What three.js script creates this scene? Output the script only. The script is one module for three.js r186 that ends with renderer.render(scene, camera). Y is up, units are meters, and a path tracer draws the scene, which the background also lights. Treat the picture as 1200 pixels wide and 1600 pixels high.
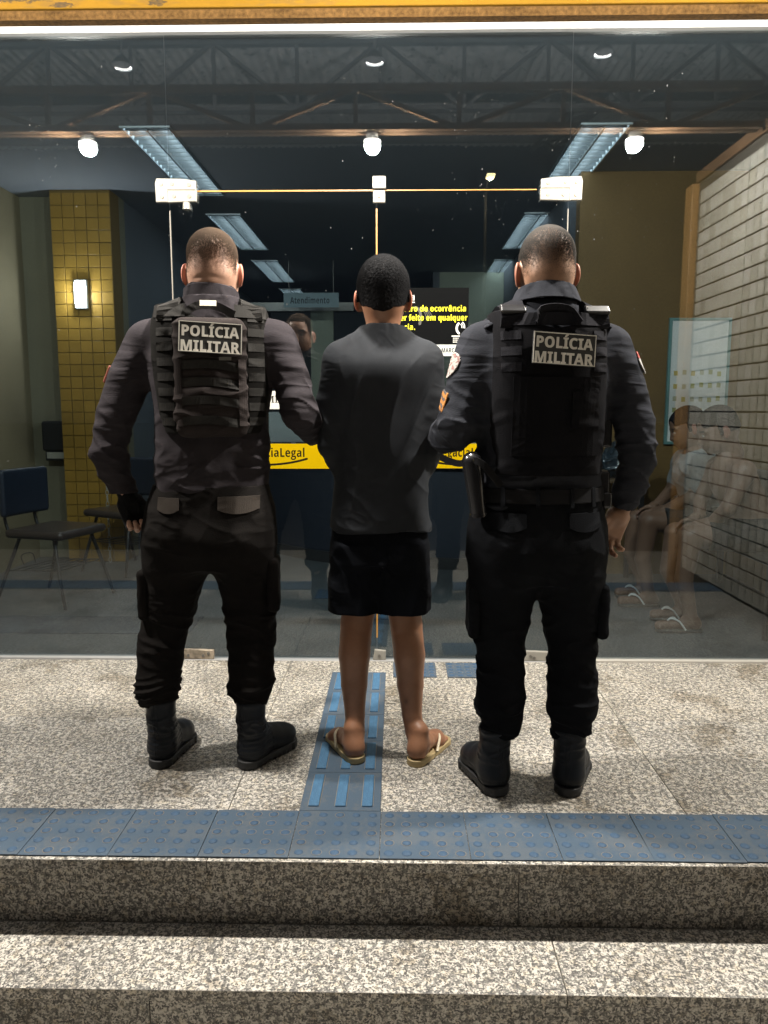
import * as THREE from 'three';
import { mergeGeometries, mergeVertices } from 'three/addons/utils/BufferGeometryUtils.js';
import { RoundedBoxGeometry } from 'three/addons/geometries/RoundedBoxGeometry.js';
import { ImprovedNoise } from 'three/addons/math/ImprovedNoise.js';
import { FontLoader } from 'three/addons/loaders/FontLoader.js';
import { TextGeometry } from 'three/addons/geometries/TextGeometry.js';
import { RectAreaLightUniformsLib } from 'three/addons/lights/RectAreaLightUniformsLib.js';

// ------------------------------------------------------------------ camera, sky, exposure
const scene = new THREE.Scene();
const camera = new THREE.PerspectiveCamera(67.3, 0.75, 0.05, 400);
camera.position.set(0, 1.22, 3.668);
camera.rotation.order = 'YXZ';
camera.rotation.y = THREE.MathUtils.degToRad(1.049);
camera.rotation.x = THREE.MathUtils.degToRad(-7.58);
const renderer = new THREE.WebGLRenderer({ antialias: true });
renderer.toneMapping = THREE.LinearToneMapping;
renderer.toneMappingExposure = 1.0;
renderer.shadowMap.enabled = true;
scene.background = new THREE.Color(0.010, 0.012, 0.018);      // night sky
RectAreaLightUniformsLib.init();
const LAMP_CD = 33;                                            // each porch floodlight, candela
const LAMP_COLOR = new THREE.Color(1.0, 0.94, 0.84);
const LAMPS = [[-1.885, 2.785, 1.22], [-0.160, 2.785, 1.22], [1.41, 2.785, 1.22]];

// ------------------------------------------------------------------ helpers
const font = await new FontLoader().loadAsync('fonts/droid/droid_sans_bold.typeface.json');
function rng(seed) { let a = seed >>> 0; return () => { a = (a + 0x6D2B79F5) | 0; let t = Math.imul(a ^ (a >>> 15), 1 | a); t = (t + Math.imul(t ^ (t >>> 7), 61 | t)) ^ t; return ((t ^ (t >>> 14)) >>> 0) / 4294967296; }; }
const IN = new ImprovedNoise();
const noise = (x, y, z) => IN.noise(x + 31.3, y + 17.7, z + 53.1);
const clamp = (x, a = 0, b = 1) => x < a ? a : x > b ? b : x;
const mix = (a, b, t) => a + (b - a) * t;
const sstep = (a, b, x) => { const t = clamp((x - a) / (b - a)); return t * t * (3 - 2 * t); };
const rgb = (r, g, b) => new THREE.Color().setRGB(r, g, b);
const used = {};
function numbered(n) { const k = used[n] = (used[n] ?? -1) + 1; return k ? n + '_' + String(k).padStart(3, '0') : n; }
function setup(m) { m.castShadow = m.receiveShadow = true; return m; }
function thing(name, label, category, pos = [0, 0, 0], group) {
  const o = new THREE.Group(); o.name = numbered(name); o.position.set(...pos); scene.add(o);
  o.userData = { label, category }; if (group) o.userData.group = group; return o;
}
function tag(o, label, category, group) { o.userData.label = label; o.userData.category = category; if (group) o.userData.group = group; return o; }
function part(name, geo, mat, parent) {
  const m = setup(new THREE.Mesh(Array.isArray(geo) ? merge(geo) : geo, mat));
  m.name = parent ? name : numbered(name); (parent ?? scene).add(m); return m;
}
function struct(name, label) { const o = new THREE.Group(); o.name = numbered(name); o.userData = { kind: 'structure', label }; scene.add(o); return o; }
function merge(list) { return mergeGeometries(list.map(g => { let h = g.index ? g.toNonIndexed() : g; for (const k of Object.keys(h.attributes)) if (!['position', 'normal', 'uv', 'color'].includes(k)) h.deleteAttribute(k); return h; })); }
const box = (w, h, d, x = 0, y = 0, z = 0) => new THREE.BoxGeometry(w, h, d).translate(x, y, z);
const rbox = (w, h, d, r, x = 0, y = 0, z = 0, s = 2) => new RoundedBoxGeometry(w, h, d, s, r).translate(x, y, z);
// box whose faces carry uv in metres
function mbox(x0, x1, y0, y1, z0, z1, bevel = 0, off = [0, 0]) {
  const w = x1 - x0, h = y1 - y0, d = z1 - z0;
  const g = bevel ? new RoundedBoxGeometry(w, h, d, 2, bevel) : new THREE.BoxGeometry(w, h, d);
  const p = g.attributes.position, n = g.attributes.normal, uv = g.attributes.uv;
  for (let i = 0; i < p.count; i++) {
    const X = p.getX(i), Y = p.getY(i), Z = p.getZ(i), ax = Math.abs(n.getX(i)), ay = Math.abs(n.getY(i)), az = Math.abs(n.getZ(i));
    if (ay >= ax && ay >= az) uv.setXY(i, X + off[0], Z + off[1]); else if (az >= ax) uv.setXY(i, X + off[0], Y + off[1]); else uv.setXY(i, Z + off[0], Y + off[1]);
  }
  return g.translate((x0 + x1) / 2, (y0 + y1) / 2, (z0 + z1) / 2);
}
function tube(pts, r, seg = 24, rad = 8, closed = false) { return new THREE.TubeGeometry(new THREE.CatmullRomCurve3(pts.map(p => new THREE.Vector3(...p)), closed, 'centripetal'), seg, r, rad, closed); }
function bar(a, b, w, h = w) {      // straight square bar between two points
  const A = new THREE.Vector3(...a), B = new THREE.Vector3(...b), g = new THREE.BoxGeometry(w, h, A.distanceTo(B));
  const m = new THREE.Matrix4().lookAt(A, B, Math.abs(B.y - A.y) > 0.99 * A.distanceTo(B) ? new THREE.Vector3(1, 0, 0) : new THREE.Vector3(0, 1, 0));
  return g.applyMatrix4(m).translate((A.x + B.x) / 2, (A.y + B.y) / 2, (A.z + B.z) / 2);
}
function rod(a, b, r, r2 = r, rad = 10) {
  const A = new THREE.Vector3(...a), B = new THREE.Vector3(...b), d = B.clone().sub(A);
  const g = new THREE.CylinderGeometry(r2, r, d.length(), rad);
  g.applyQuaternion(new THREE.Quaternion().setFromUnitVectors(new THREE.Vector3(0, 1, 0), d.clone().normalize()));
  return g.translate((A.x + B.x) / 2, (A.y + B.y) / 2, (A.z + B.z) / 2);
}
// periodic gradient noise for textures
function pnoise(seed) {
  const R = rng(seed), N = 4096, gx = new Float32Array(N), gy = new Float32Array(N), perm = new Uint16Array(N);
  for (let i = 0; i < N; i++) { const a = R() * 6.2831853; gx[i] = Math.cos(a); gy[i] = Math.sin(a); perm[i] = Math.floor(R() * N); }
  const H = (i, j) => perm[(perm[i & 4095] + j * 73) & 4095];
  return (x, y, px, py = px) => {
    const xi = Math.floor(x), yi = Math.floor(y), fx = x - xi, fy = y - yi;
    const x0 = ((xi % px) + px) % px, x1 = (x0 + 1) % px, y0 = ((yi % py) + py) % py, y1 = (y0 + 1) % py;
    const u = fx * fx * fx * (fx * (fx * 6 - 15) + 10), v = fy * fy * fy * (fy * (fy * 6 - 15) + 10);
    const a = H(x0, y0), b = H(x1, y0), c = H(x0, y1), d = H(x1, y1);
    const A = gx[a] * fx + gy[a] * fy, B = gx[b] * (fx - 1) + gy[b] * fy, C = gx[c] * fx + gy[c] * (fy - 1), D = gx[d] * (fx - 1) + gy[d] * (fy - 1);
    return (A + (B - A) * u + (C + (D - C) * u - A - (B - A) * u) * v) * 1.45;
  };
}
function dataTex(n, fn, { srgb = true, repeat = [1, 1], m = n } = {}) {      // fn(u, v) -> [r, g, b] 0..1 (linear when srgb)
  const a = new Uint8Array(n * m * 4), enc = c => { c = clamp(c); return srgb ? (c <= 0.0031308 ? c * 12.92 : 1.055 * Math.pow(c, 1 / 2.4) - 0.055) : c; };
  for (let j = 0; j < m; j++) for (let i = 0; i < n; i++) { const c = fn(i / n, j / m), k = (j * n + i) * 4; a[k] = enc(c[0]) * 255; a[k + 1] = enc(c[1]) * 255; a[k + 2] = enc(c[2]) * 255; a[k + 3] = 255; }
  const t = new THREE.DataTexture(a, n, m); t.wrapS = t.wrapT = THREE.RepeatWrapping; t.magFilter = THREE.LinearFilter; t.minFilter = THREE.LinearMipmapLinearFilter;
  if (srgb) t.colorSpace = THREE.SRGBColorSpace; t.repeat.set(...repeat); t.needsUpdate = true; return t;
}
const std = (color, roughness, extra = {}) => new THREE.MeshStandardMaterial({ color, roughness, ...extra });
const phys = (color, roughness, extra = {}) => new THREE.MeshPhysicalMaterial({ color, roughness, ...extra });

// ------------------------------------------------------------------ signed distance modelling
const cap = (a, b, r1, r2 = r1) => {
  const [ax, ay, az] = a, bx = b[0] - ax, by = b[1] - ay, bz = b[2] - az, bb = bx * bx + by * by + bz * bz || 1e-9;
  return (x, y, z) => { const px = x - ax, py = y - ay, pz = z - az, h = clamp((px * bx + py * by + pz * bz) / bb); const qx = px - bx * h, qy = py - by * h, qz = pz - bz * h; return Math.sqrt(qx * qx + qy * qy + qz * qz) - (r1 + (r2 - r1) * h); };
};
const chain = (pts, k = 0.02) => U(Math.min(k, 0.006), ...pts.slice(1).map((p, i) => cap(pts[i], p, pts[i][3], p[3])));
const ell = (c, r, ry = 0) => {
  const [cx, cy, cz] = c, [a, b, d] = r, m = Math.min(a, b, d), C = Math.cos(ry), S = Math.sin(ry);
  return (x, y, z) => { let px = x - cx, py = (y - cy) / b, pz = z - cz; if (ry) { const t = px * C - pz * S; pz = px * S + pz * C; px = t; } px /= a; pz /= d; const k0 = Math.sqrt(px * px + py * py + pz * pz), k1 = Math.sqrt(px * px / (a * a) + py * py / (b * b) + pz * pz / (d * d)); return k1 < 1e-9 ? -m : k0 * (k0 - 1) / k1; };
};
const rb = (c, s, r, ry = 0, rz = 0) => {      // rounded box, half sizes s
  const [cx, cy, cz] = c, C = Math.cos(ry), S = Math.sin(ry), C2 = Math.cos(rz), S2 = Math.sin(rz);
  return (x, y, z) => { let px = x - cx, py = y - cy, pz = z - cz; if (ry) { const t = px * C - pz * S; pz = px * S + pz * C; px = t; } if (rz) { const t = px * C2 + py * S2; py = -px * S2 + py * C2; px = t; } const qx = Math.abs(px) - s[0] + r, qy = Math.abs(py) - s[1] + r, qz = Math.abs(pz) - s[2] + r; return Math.hypot(Math.max(qx, 0), Math.max(qy, 0), Math.max(qz, 0)) + Math.min(Math.max(qx, qy, qz), 0) - r; };
};
const U = (k, ...f) => (x, y, z) => { let d = f[0](x, y, z); for (let i = 1; i < f.length; i++) { const e = f[i](x, y, z), h = Math.max(k - Math.abs(d - e), 0) / k; d = Math.min(d, e) - h * h * k * 0.25; } return d; };
const SUB = (k, f, g) => (x, y, z) => { const d = f(x, y, z), e = -g(x, y, z), h = Math.max(k - Math.abs(d - e), 0) / k; return Math.max(d, e) + h * h * k * 0.25; };
const cutY = (f, y0, y1) => (x, y, z) => Math.max(f(x, y, z), y0 - y, y - y1);
const loft = (rows, n = 2.4) => {     // rows of [y, cx, cz, half width, half depth]
  rows = rows.slice().sort((p, q) => p[0] - q[0]); const y0 = rows[0][0], y1 = rows[rows.length - 1][0], N = 160, T = new Float32Array((N + 1) * 4);
  for (let i = 0; i <= N; i++) {
    const y = y0 + (y1 - y0) * i / N; let k = 0; while (k < rows.length - 2 && y > rows[k + 1][0]) k++;
    const A = rows[Math.max(k - 1, 0)], B = rows[k], C = rows[k + 1], D = rows[Math.min(k + 2, rows.length - 1)], t = (y - B[0]) / (C[0] - B[0]), w = C[0] - B[0];
    for (let c = 0; c < 4; c++) {
      const m0 = (C[c + 1] - A[c + 1]) / Math.max(C[0] - A[0], 1e-6) * w, m1 = (D[c + 1] - B[c + 1]) / Math.max(D[0] - B[0], 1e-6) * w, t2 = t * t, t3 = t2 * t;
      T[i * 4 + c] = (2 * t3 - 3 * t2 + 1) * B[c + 1] + (t3 - 2 * t2 + t) * m0 + (-2 * t3 + 3 * t2) * C[c + 1] + (t3 - t2) * m1;
    }
  }
  return (x, y, z) => {
    const f = clamp((y - y0) / (y1 - y0)) * N, i = Math.min(Math.floor(f), N - 1), t = f - i, o = i * 4;
    const cx = mix(T[o], T[o + 4], t), cz = mix(T[o + 1], T[o + 5], t), a = mix(T[o + 2], T[o + 6], t), b = mix(T[o + 3], T[o + 7], t);
    const u = Math.abs(x - cx) / a, v = Math.abs(z - cz) / b, q = n === 2 ? Math.sqrt(u * u + v * v) : Math.pow(Math.pow(u, n) + Math.pow(v, n), 1 / n);
    const d = (q - 1) * (q > 1e-4 ? (a * u * u + b * v * v) / (u * u + v * v + 1e-9) : Math.min(a, b)), e = Math.max(y0 - y, y - y1);
    return e > 0 ? (d > 0 ? Math.hypot(d, e) : e) : Math.max(d, e * 1.0);
  };
};
// naive surface nets over a box of cells of size h
function meshOf(sdf, lo, hi, h, { uvc = [0, 0], color } = {}) {
  const nx = Math.ceil((hi[0] - lo[0]) / h) + 1, ny = Math.ceil((hi[1] - lo[1]) / h) + 1, nz = Math.ceil((hi[2] - lo[2]) / h) + 1;
  const F = new Float32Array(nx * ny * nz), at = (i, j, k) => i + nx * (j + ny * k), B = 5;
  for (let k = 0; k < nz; k += B) for (let j = 0; j < ny; j += B) for (let i = 0; i < nx; i += B) {
    const i1 = Math.min(i + B, nx), j1 = Math.min(j + B, ny), k1 = Math.min(k + B, nz);
    const d = sdf(lo[0] + (i + B / 2) * h, lo[1] + (j + B / 2) * h, lo[2] + (k + B / 2) * h), far = Math.abs(d) > B * h * 1.7 + 0.015;
    for (let c = k; c < k1; c++) for (let b = j; b < j1; b++) for (let a = i; a < i1; a++) F[at(a, b, c)] = far ? d : sdf(lo[0] + a * h, lo[1] + b * h, lo[2] + c * h);
  }
  const vid = new Int32Array(nx * ny * nz).fill(-1), P = [], E = [[0, 1], [2, 3], [4, 5], [6, 7], [0, 2], [1, 3], [4, 6], [5, 7], [0, 4], [1, 5], [2, 6], [3, 7]], v = new Float32Array(8);
  for (let k = 0; k < nz - 1; k++) for (let j = 0; j < ny - 1; j++) for (let i = 0; i < nx - 1; i++) {
    let m = 0; for (let c = 0; c < 8; c++) { v[c] = F[at(i + (c & 1), j + ((c >> 1) & 1), k + (c >> 2))]; if (v[c] < 0) m |= 1 << c; }
    if (m === 0 || m === 255) continue;
    let n = 0, x = 0, y = 0, z = 0;
    for (const [p, q] of E) if ((v[p] < 0) !== (v[q] < 0)) { const t = v[p] / (v[p] - v[q]); x += (p & 1) + ((q & 1) - (p & 1)) * t; y += ((p >> 1) & 1) + (((q >> 1) & 1) - ((p >> 1) & 1)) * t; z += (p >> 2) + ((q >> 2) - (p >> 2)) * t; n++; }
    vid[at(i, j, k)] = P.length / 3; P.push(lo[0] + (i + x / n) * h, lo[1] + (j + y / n) * h, lo[2] + (k + z / n) * h);
  }
  const I = [], quad = (a, b, c, d, flip) => { if (a < 0 || b < 0 || c < 0 || d < 0) return; flip ? I.push(a, c, b, a, d, c) : I.push(a, b, c, a, c, d); };
  for (let k = 1; k < nz - 1; k++) for (let j = 1; j < ny - 1; j++) for (let i = 1; i < nx - 1; i++) {
    const s = F[at(i, j, k)] < 0;
    if (s !== F[at(i + 1, j, k)] < 0) quad(vid[at(i, j - 1, k - 1)], vid[at(i, j, k - 1)], vid[at(i, j, k)], vid[at(i, j - 1, k)], !s);
    if (s !== F[at(i, j + 1, k)] < 0) quad(vid[at(i - 1, j, k - 1)], vid[at(i - 1, j, k)], vid[at(i, j, k)], vid[at(i, j, k - 1)], !s);
    if (s !== F[at(i, j, k + 1)] < 0) quad(vid[at(i - 1, j - 1, k)], vid[at(i, j - 1, k)], vid[at(i, j, k)], vid[at(i - 1, j, k)], !s);
  }
  const n = P.length / 3, pos = new Float32Array(P), nor = new Float32Array(n * 3), uv = new Float32Array(n * 2), col = color && new Float32Array(n * 3), e = h * 0.6;
  for (let i = 0; i < n; i++) {
    let x = pos[i * 3], y = pos[i * 3 + 1], z = pos[i * 3 + 2];
    const gx = sdf(x + e, y, z) - sdf(x - e, y, z), gy = sdf(x, y + e, z) - sdf(x, y - e, z), gz = sdf(x, y, z + e) - sdf(x, y, z - e), l = Math.hypot(gx, gy, gz) || 1;
    nor.set([gx / l, gy / l, gz / l], i * 3);
    uv[i * 2] = Math.atan2(x - uvc[0], z - uvc[1]) * 0.16; uv[i * 2 + 1] = y;
    if (color) col.set(color(x, y, z), i * 3);
  }
  const g = new THREE.BufferGeometry();
  g.setAttribute('position', new THREE.BufferAttribute(pos, 3)); g.setAttribute('normal', new THREE.BufferAttribute(nor, 3)); g.setAttribute('uv', new THREE.BufferAttribute(uv, 2));
  if (color) g.setAttribute('color', new THREE.BufferAttribute(col, 3));
  g.setIndex(I); return g;
}
function surfZ(sdf, x, y, z0 = 2, dir = -1) { let z = z0; for (let i = 0; i < 90; i++) { const d = sdf(x, y, z); if (d < 0.0004) return z; z += dir * d * 0.75; if (z < 0.9) break; } return NaN; }
// a strap lying on the back (+z side) of a form
function ribbonOn(sdf, x0, x1, yf, width, thick, n = 16, z0 = 2, wf) {
  const pos = [], idx = []; let last = NaN; for (const t of [0.5, 0.3, 0.7, 0.15, 0.85]) if (!Number.isFinite(last)) last = surfZ(sdf, mix(x0, x1, t), typeof yf === 'function' ? yf(t) : yf, z0); if (!Number.isFinite(last)) throw new Error('strap misses its form');
  for (let i = 0; i <= n; i++) {
    const x = mix(x0, x1, i / n), y = typeof yf === 'function' ? yf(i / n) : yf, w = wf ? wf(i / n) : width, z1 = surfZ(sdf, x, y - w / 2, z0), z2 = surfZ(sdf, x, y + w / 2, z0), zc = surfZ(sdf, x, y, z0); const za = Number.isFinite(z1) ? z1 : Number.isFinite(zc) ? zc : last, zb = Number.isFinite(z2) ? z2 : Number.isFinite(zc) ? zc : last; last = (za + zb) / 2;
    pos.push(x, y - w / 2, za - 0.004, x, y - w / 2, za + thick, x, y + w / 2, zb + thick, x, y + w / 2, zb - 0.004);
    if (i) for (let c = 0; c < 3; c++) { const a = (i - 1) * 4 + c, b = i * 4 + c; idx.push(a, b, b + 1, a, b + 1, a + 1); }
  }
  idx.push(0, 1, 2, 0, 2, 3); const q = n * 4; idx.push(q, q + 2, q + 1, q, q + 3, q + 2);
  let g = new THREE.BufferGeometry(); g.setAttribute('position', new THREE.Float32BufferAttribute(pos, 3));
  const uv = []; for (let i = 0; i < pos.length / 3; i++) uv.push(pos[i * 3], pos[i * 3 + 1]); g.setAttribute('uv', new THREE.Float32BufferAttribute(uv, 2));
  g.setIndex(idx); g = g.toNonIndexed(); g.computeVertexNormals(); return g;
}
const ridge = (x, y, z) => { const r = 1 - Math.abs(noise(x, y, z)) * 2.2; return r > 0 ? r * r : 0; };
// ------------------------------------------------------------------ materials
const nA = pnoise(11), nB = pnoise(23), nC = pnoise(37), nD = pnoise(51);
function granite(u, v) {
  const w1 = nC(u * 80, v * 80, 80) * 0.0016, w2 = nD(u * 80, v * 80, 80) * 0.0016; u += w1; v += w2;
  const a = nA(u * 95, v * 95, 95) * 0.70 + nB(u * 230, v * 230, 230) * 0.75 + nC(u * 560, v * 560, 560) * 0.5;
  const k = nB(u * 110 + 7, v * 110 + 3, 110) * 0.70 + nD(u * 260, v * 260, 260) * 0.80 + nA(u * 600, v * 600, 600) * 0.45;
  const big = nD(u * 7, v * 7, 7) * 0.14 + nA(u * 21, v * 21, 21) * 0.12, g = 0.5 + 0.5 * nC(u * 230, v * 230, 230);
  const t = sstep(-0.46, 0.42, a + big);
  let c = [mix(0.19, 0.72, t), mix(0.185, 0.685, t), mix(0.175, 0.625, t)];
  const tan = sstep(0.15, 0.5, nA(u * 70 + 5, v * 70, 70) + nB(u * 300, v * 300, 300) * 0.4) * 0.45; c = [c[0], c[1] * (1 - 0.10 * tan), c[2] * (1 - 0.27 * tan)];
  const d = sstep(0.10 + big * 0.6, 0.32, k), dk = 0.045 + 0.08 * g; c = [mix(c[0], dk, d), mix(c[1], dk * 0.98, d), mix(c[2], dk * 0.96, d)];
  // trodden-in dirt and spill marks with ragged outlines
  const m = nB(u * 4 + 2, v * 4, 4) + 0.55 * nC(u * 13, v * 13, 13) + 0.35 * nA(u * 60, v * 60, 60), st = sstep(0.42, 0.62, m) * 0.34 + sstep(0.2, 0.7, nD(u * 5 + 1, v * 5, 5) + 0.5 * nB(u * 90, v * 90, 90)) * 0.14;
  return [c[0] * (1 - st), c[1] * (1 - st * 1.08), c[2] * (1 - st * 1.2)];
}
const graniteMap = dataTex(2048, granite, { repeat: [0.66, 0.66] });
const graniteRough = dataTex(512, (u, v) => { const n = 0.5 + 0.4 * nA(u * 12, v * 12, 12) + 0.25 * nB(u * 90, v * 90, 90); const r = 0.48 + 0.22 * n; return [r, r, r]; }, { srgb: false, repeat: [0.9, 0.9] });
const graniteMat = new THREE.MeshStandardMaterial({ map: graniteMap, roughnessMap: graniteRough, roughness: 1, bumpMap: graniteRough, bumpScale: 0.0008 });
const graniteKinds = [graniteMat, ...[[0.92, 0.915, 0.90], [1.06, 1.05, 1.03], [0.98, 0.96, 0.92]].map(c => { const m = graniteMat.clone(); m.color.setRGB(...c); return m; })];
// weathered yellow paint with grime that has an outline of its own
const stainAt = (x, y) => {
  let s = 0; for (const [cx, cy, w, h] of [[-1.46, 2.955, 0.05, 0.013], [-1.05, 2.965, 0.035, 0.016], [-1.78, 2.99, 0.28, 0.022], [0.72, 3.012, 0.42, 0.012], [0.05, 3.0, 0.12, 0.006], [0.55, 2.975, 0.7, 0.006], [1.5, 2.99, 0.25, 0.008]]) {
    const dx = (x - cx) / w, dy = (y - cy) / h, n = noise(x * 38, y * 90, cx) * 0.6 + noise(x * 90, y * 160, 3) * 0.45; s = Math.max(s, sstep(0.15, -0.25, Math.hypot(dx, dy) - 1 + n));
  } return s;
};
const beamMap = dataTex(2048, (u, v) => {      // u over 4 m from x = -2, v over 0.4 m from y = 2.85
  const x = u * 4 - 2, y = v * 0.4 + 2.85; let c = [0.185, 0.098, 0.010];
  const n = noise(x * 3, y * 14, 1) * 0.5 + noise(x * 14, y * 50, 2) * 0.4 + noise(x * 70, y * 150, 5) * 0.3, k = 1 + 0.16 * n; c = c.map(q => q * k);
  const worn = sstep(0.1, 0.42, noise(x * 2.3 + 9, y * 12, 8) + 0.4 * noise(x * 17, y * 60, 4)); c = [mix(c[0], 0.12, worn * 0.5), mix(c[1], 0.072, worn * 0.5), mix(c[2], 0.022, worn * 0.5)];
  const s = stainAt(x, y) * (0.75 + 0.35 * noise(x * 60, y * 200, 7)); return [mix(c[0], 0.035, s), mix(c[1], 0.03, s), mix(c[2], 0.025, s)];
}, { m: 256, repeat: [0.25, 2.5] });
beamMap.offset.set(0.5, -2.85 * 2.5);
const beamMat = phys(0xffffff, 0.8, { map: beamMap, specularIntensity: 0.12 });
const speckle = (base, amp, seed, n = 512, f = 60) => { const q = pnoise(seed); return dataTex(n, (u, v) => { const s = 1 + amp * (q(u * f, v * f, f) + 0.6 * q(u * f * 3, v * f * 3, f * 3)) + amp * 0.7 * q(u * 5, v * 5, 5); return base.map(c => c * s); }); };
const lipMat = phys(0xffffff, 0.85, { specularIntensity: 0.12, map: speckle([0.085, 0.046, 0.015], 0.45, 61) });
const alu = std(rgb(0.52, 0.52, 0.52), 0.45, { metalness: 0.4 });
const aluDull = std(rgb(0.62, 0.59, 0.54), 0.5, { metalness: 0.35 });
const fittingMat = phys(rgb(0.30, 0.285, 0.25), 0.45, { clearcoat: 0.3, clearcoatRoughness: 0.3 });
const fittingWorn = std(0xffffff, 0.5, { map: speckle([0.30, 0.25, 0.19], 0.6, 71, 256, 24), metalness: 0.2 });
const boltMat = std(rgb(0.25, 0.24, 0.22), 0.3, { metalness: 0.7 });
const glassMat = new THREE.MeshPhysicalMaterial({ color: rgb(0.68, 0.73, 0.75), roughness: 0.0, transmission: 1, thickness: 0, ior: 1.75, transparent: false });
const sealAmber = std(rgb(0.50, 0.24, 0.04), 0.45), sealGrey = std(rgb(0.22, 0.20, 0.17), 0.5);
const rubber = dataTex(512, (u, v) => {        // blue rubber with a grey film of dust
  const d = sstep(-0.2, 0.5, nA(u * 6, v * 6, 6) + 0.6 * nB(u * 40, v * 40, 40) + 0.4 * nC(u * 130, v * 130, 130)); const k = 1 + 0.10 * nD(u * 160, v * 160, 160);
  return [mix(0.080, 0.110, d) * k, mix(0.125, 0.142, d) * k, mix(0.185, 0.182, d) * k];
}, { repeat: [1.7, 1.7] });
const rubberMat = phys(0xffffff, 0.7, { map: rubber, specularIntensity: 0.4 });
const rubberDot = phys(0xffffff, 0.65, { specularIntensity: 0.4, map: speckle([0.068, 0.140, 0.225], 0.3, 81, 256, 20) });
const rubberBar = phys(0xffffff, 0.65, { specularIntensity: 0.5, map: speckle([0.062, 0.155, 0.27], 0.22, 83, 256, 20) });
const dustLine = std(0xffffff, 0.9, { map: speckle([0.23, 0.20, 0.16], 0.35, 85, 256, 40) });
const floorIn = new THREE.MeshStandardMaterial({ map: dataTex(1024, (u, v) => { const s = 1 + 0.55 * nA(u * 220, v * 220, 220) + 0.45 * nB(u * 500, v * 500, 500) + 0.15 * nC(u * 9, v * 9, 9); return [0.060 * s, 0.068 * s, 0.072 * s]; }, { repeat: [0.5, 0.5] }), roughness: 0.62 });
const carpetTile = new THREE.MeshStandardMaterial({ map: speckle([0.035, 0.048, 0.062], 0.4, 93, 512, 120), roughness: 0.8 });
const wallOlive = std(0xffffff, 0.75, { map: speckle([0.29, 0.26, 0.17], 0.07, 101) });
const wallTan = std(0xffffff, 0.75, { map: speckle([0.36, 0.29, 0.17], 0.06, 103) });
const wallOchre = std(0xffffff, 0.7, { map: speckle([0.23, 0.130, 0.036], 0.1, 105) });
const wallGreen = std(0xffffff, 0.7, { map: speckle([0.34, 0.36, 0.28], 0.05, 107) });
const wallDark = std(rgb(0.11, 0.12, 0.135), 0.8);
const ceilMat = std(rgb(0.34, 0.36, 0.40), 0.85);
const tileYellow = [0, 1, 2].map(i => phys(rgb(0.44 + 0.03 * i, 0.25 + 0.015 * i, 0.045), 0.28 + 0.05 * i));
const tileWhite = [0, 1, 2, 3].map(i => phys(rgb(0.60 + 0.04 * i, 0.58 + 0.04 * i, 0.50 + 0.045 * i), 0.25 + 0.04 * i));
const grout = std(rgb(0.045, 0.038, 0.028), 0.9), groutY = std(rgb(0.16, 0.10, 0.03), 0.9);
const orangePaint = std(0xffffff, 0.55, { map: speckle([0.36, 0.19, 0.06], 0.15, 111) });
const trussPaint = std(0xffffff, 0.6, { map: speckle([0.10, 0.055, 0.026], 0.3, 113) });
const trussDark = std(rgb(0.05, 0.05, 0.055), 0.7);
const roofSheet = new THREE.MeshStandardMaterial({ map: dataTex(512, (u, v) => { const s = 1 + 0.12 * nA(u * 8, v * 8, 8); const d = sstep(0.42, 0.6, nB(u * 46, v * 46, 46) + 0.25 * nC(u * 12, v * 12, 12)); return [mix(0.44 * s, 0.07, d), mix(0.45 * s, 0.07, d), mix(0.48 * s, 0.07, d)]; }, { repeat: [0.4, 0.4] }), roughness: 0.5 });
const asphalt = std(0xffffff, 0.9, { map: speckle([0.06, 0.058, 0.055], 0.4, 115, 512, 150) });
const concrete = std(0xffffff, 0.85, { map: speckle([0.40, 0.375, 0.33], 0.25, 117, 512, 60) });
const blackMetal = std(rgb(0.02, 0.02, 0.022), 0.35, { metalness: 0.3 });
const blackPlastic = phys(rgb(0.02, 0.02, 0.022), 0.3);
const whitePaint = std(rgb(0.7, 0.7, 0.68), 0.5);

for (const m of graniteKinds) m.color.multiplyScalar(0.60);
for (const m of [beamMat, lipMat, fittingMat, fittingWorn, boltMat, wallOlive, wallTan, wallOchre, ...tileYellow, orangePaint, alu, aluDull, sealAmber, sealGrey]) m.color.multiplyScalar(0.66);
rubberMat.color.setRGB(0.53, 0.52, 0.51); rubberDot.color.setRGB(0.48, 0.44, 0.47); rubberBar.color.setRGB(0.60, 0.62, 0.64); dustLine.color.setScalar(0.6);
for (const m of tileWhite) m.color.multiplyScalar(0.52);
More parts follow.
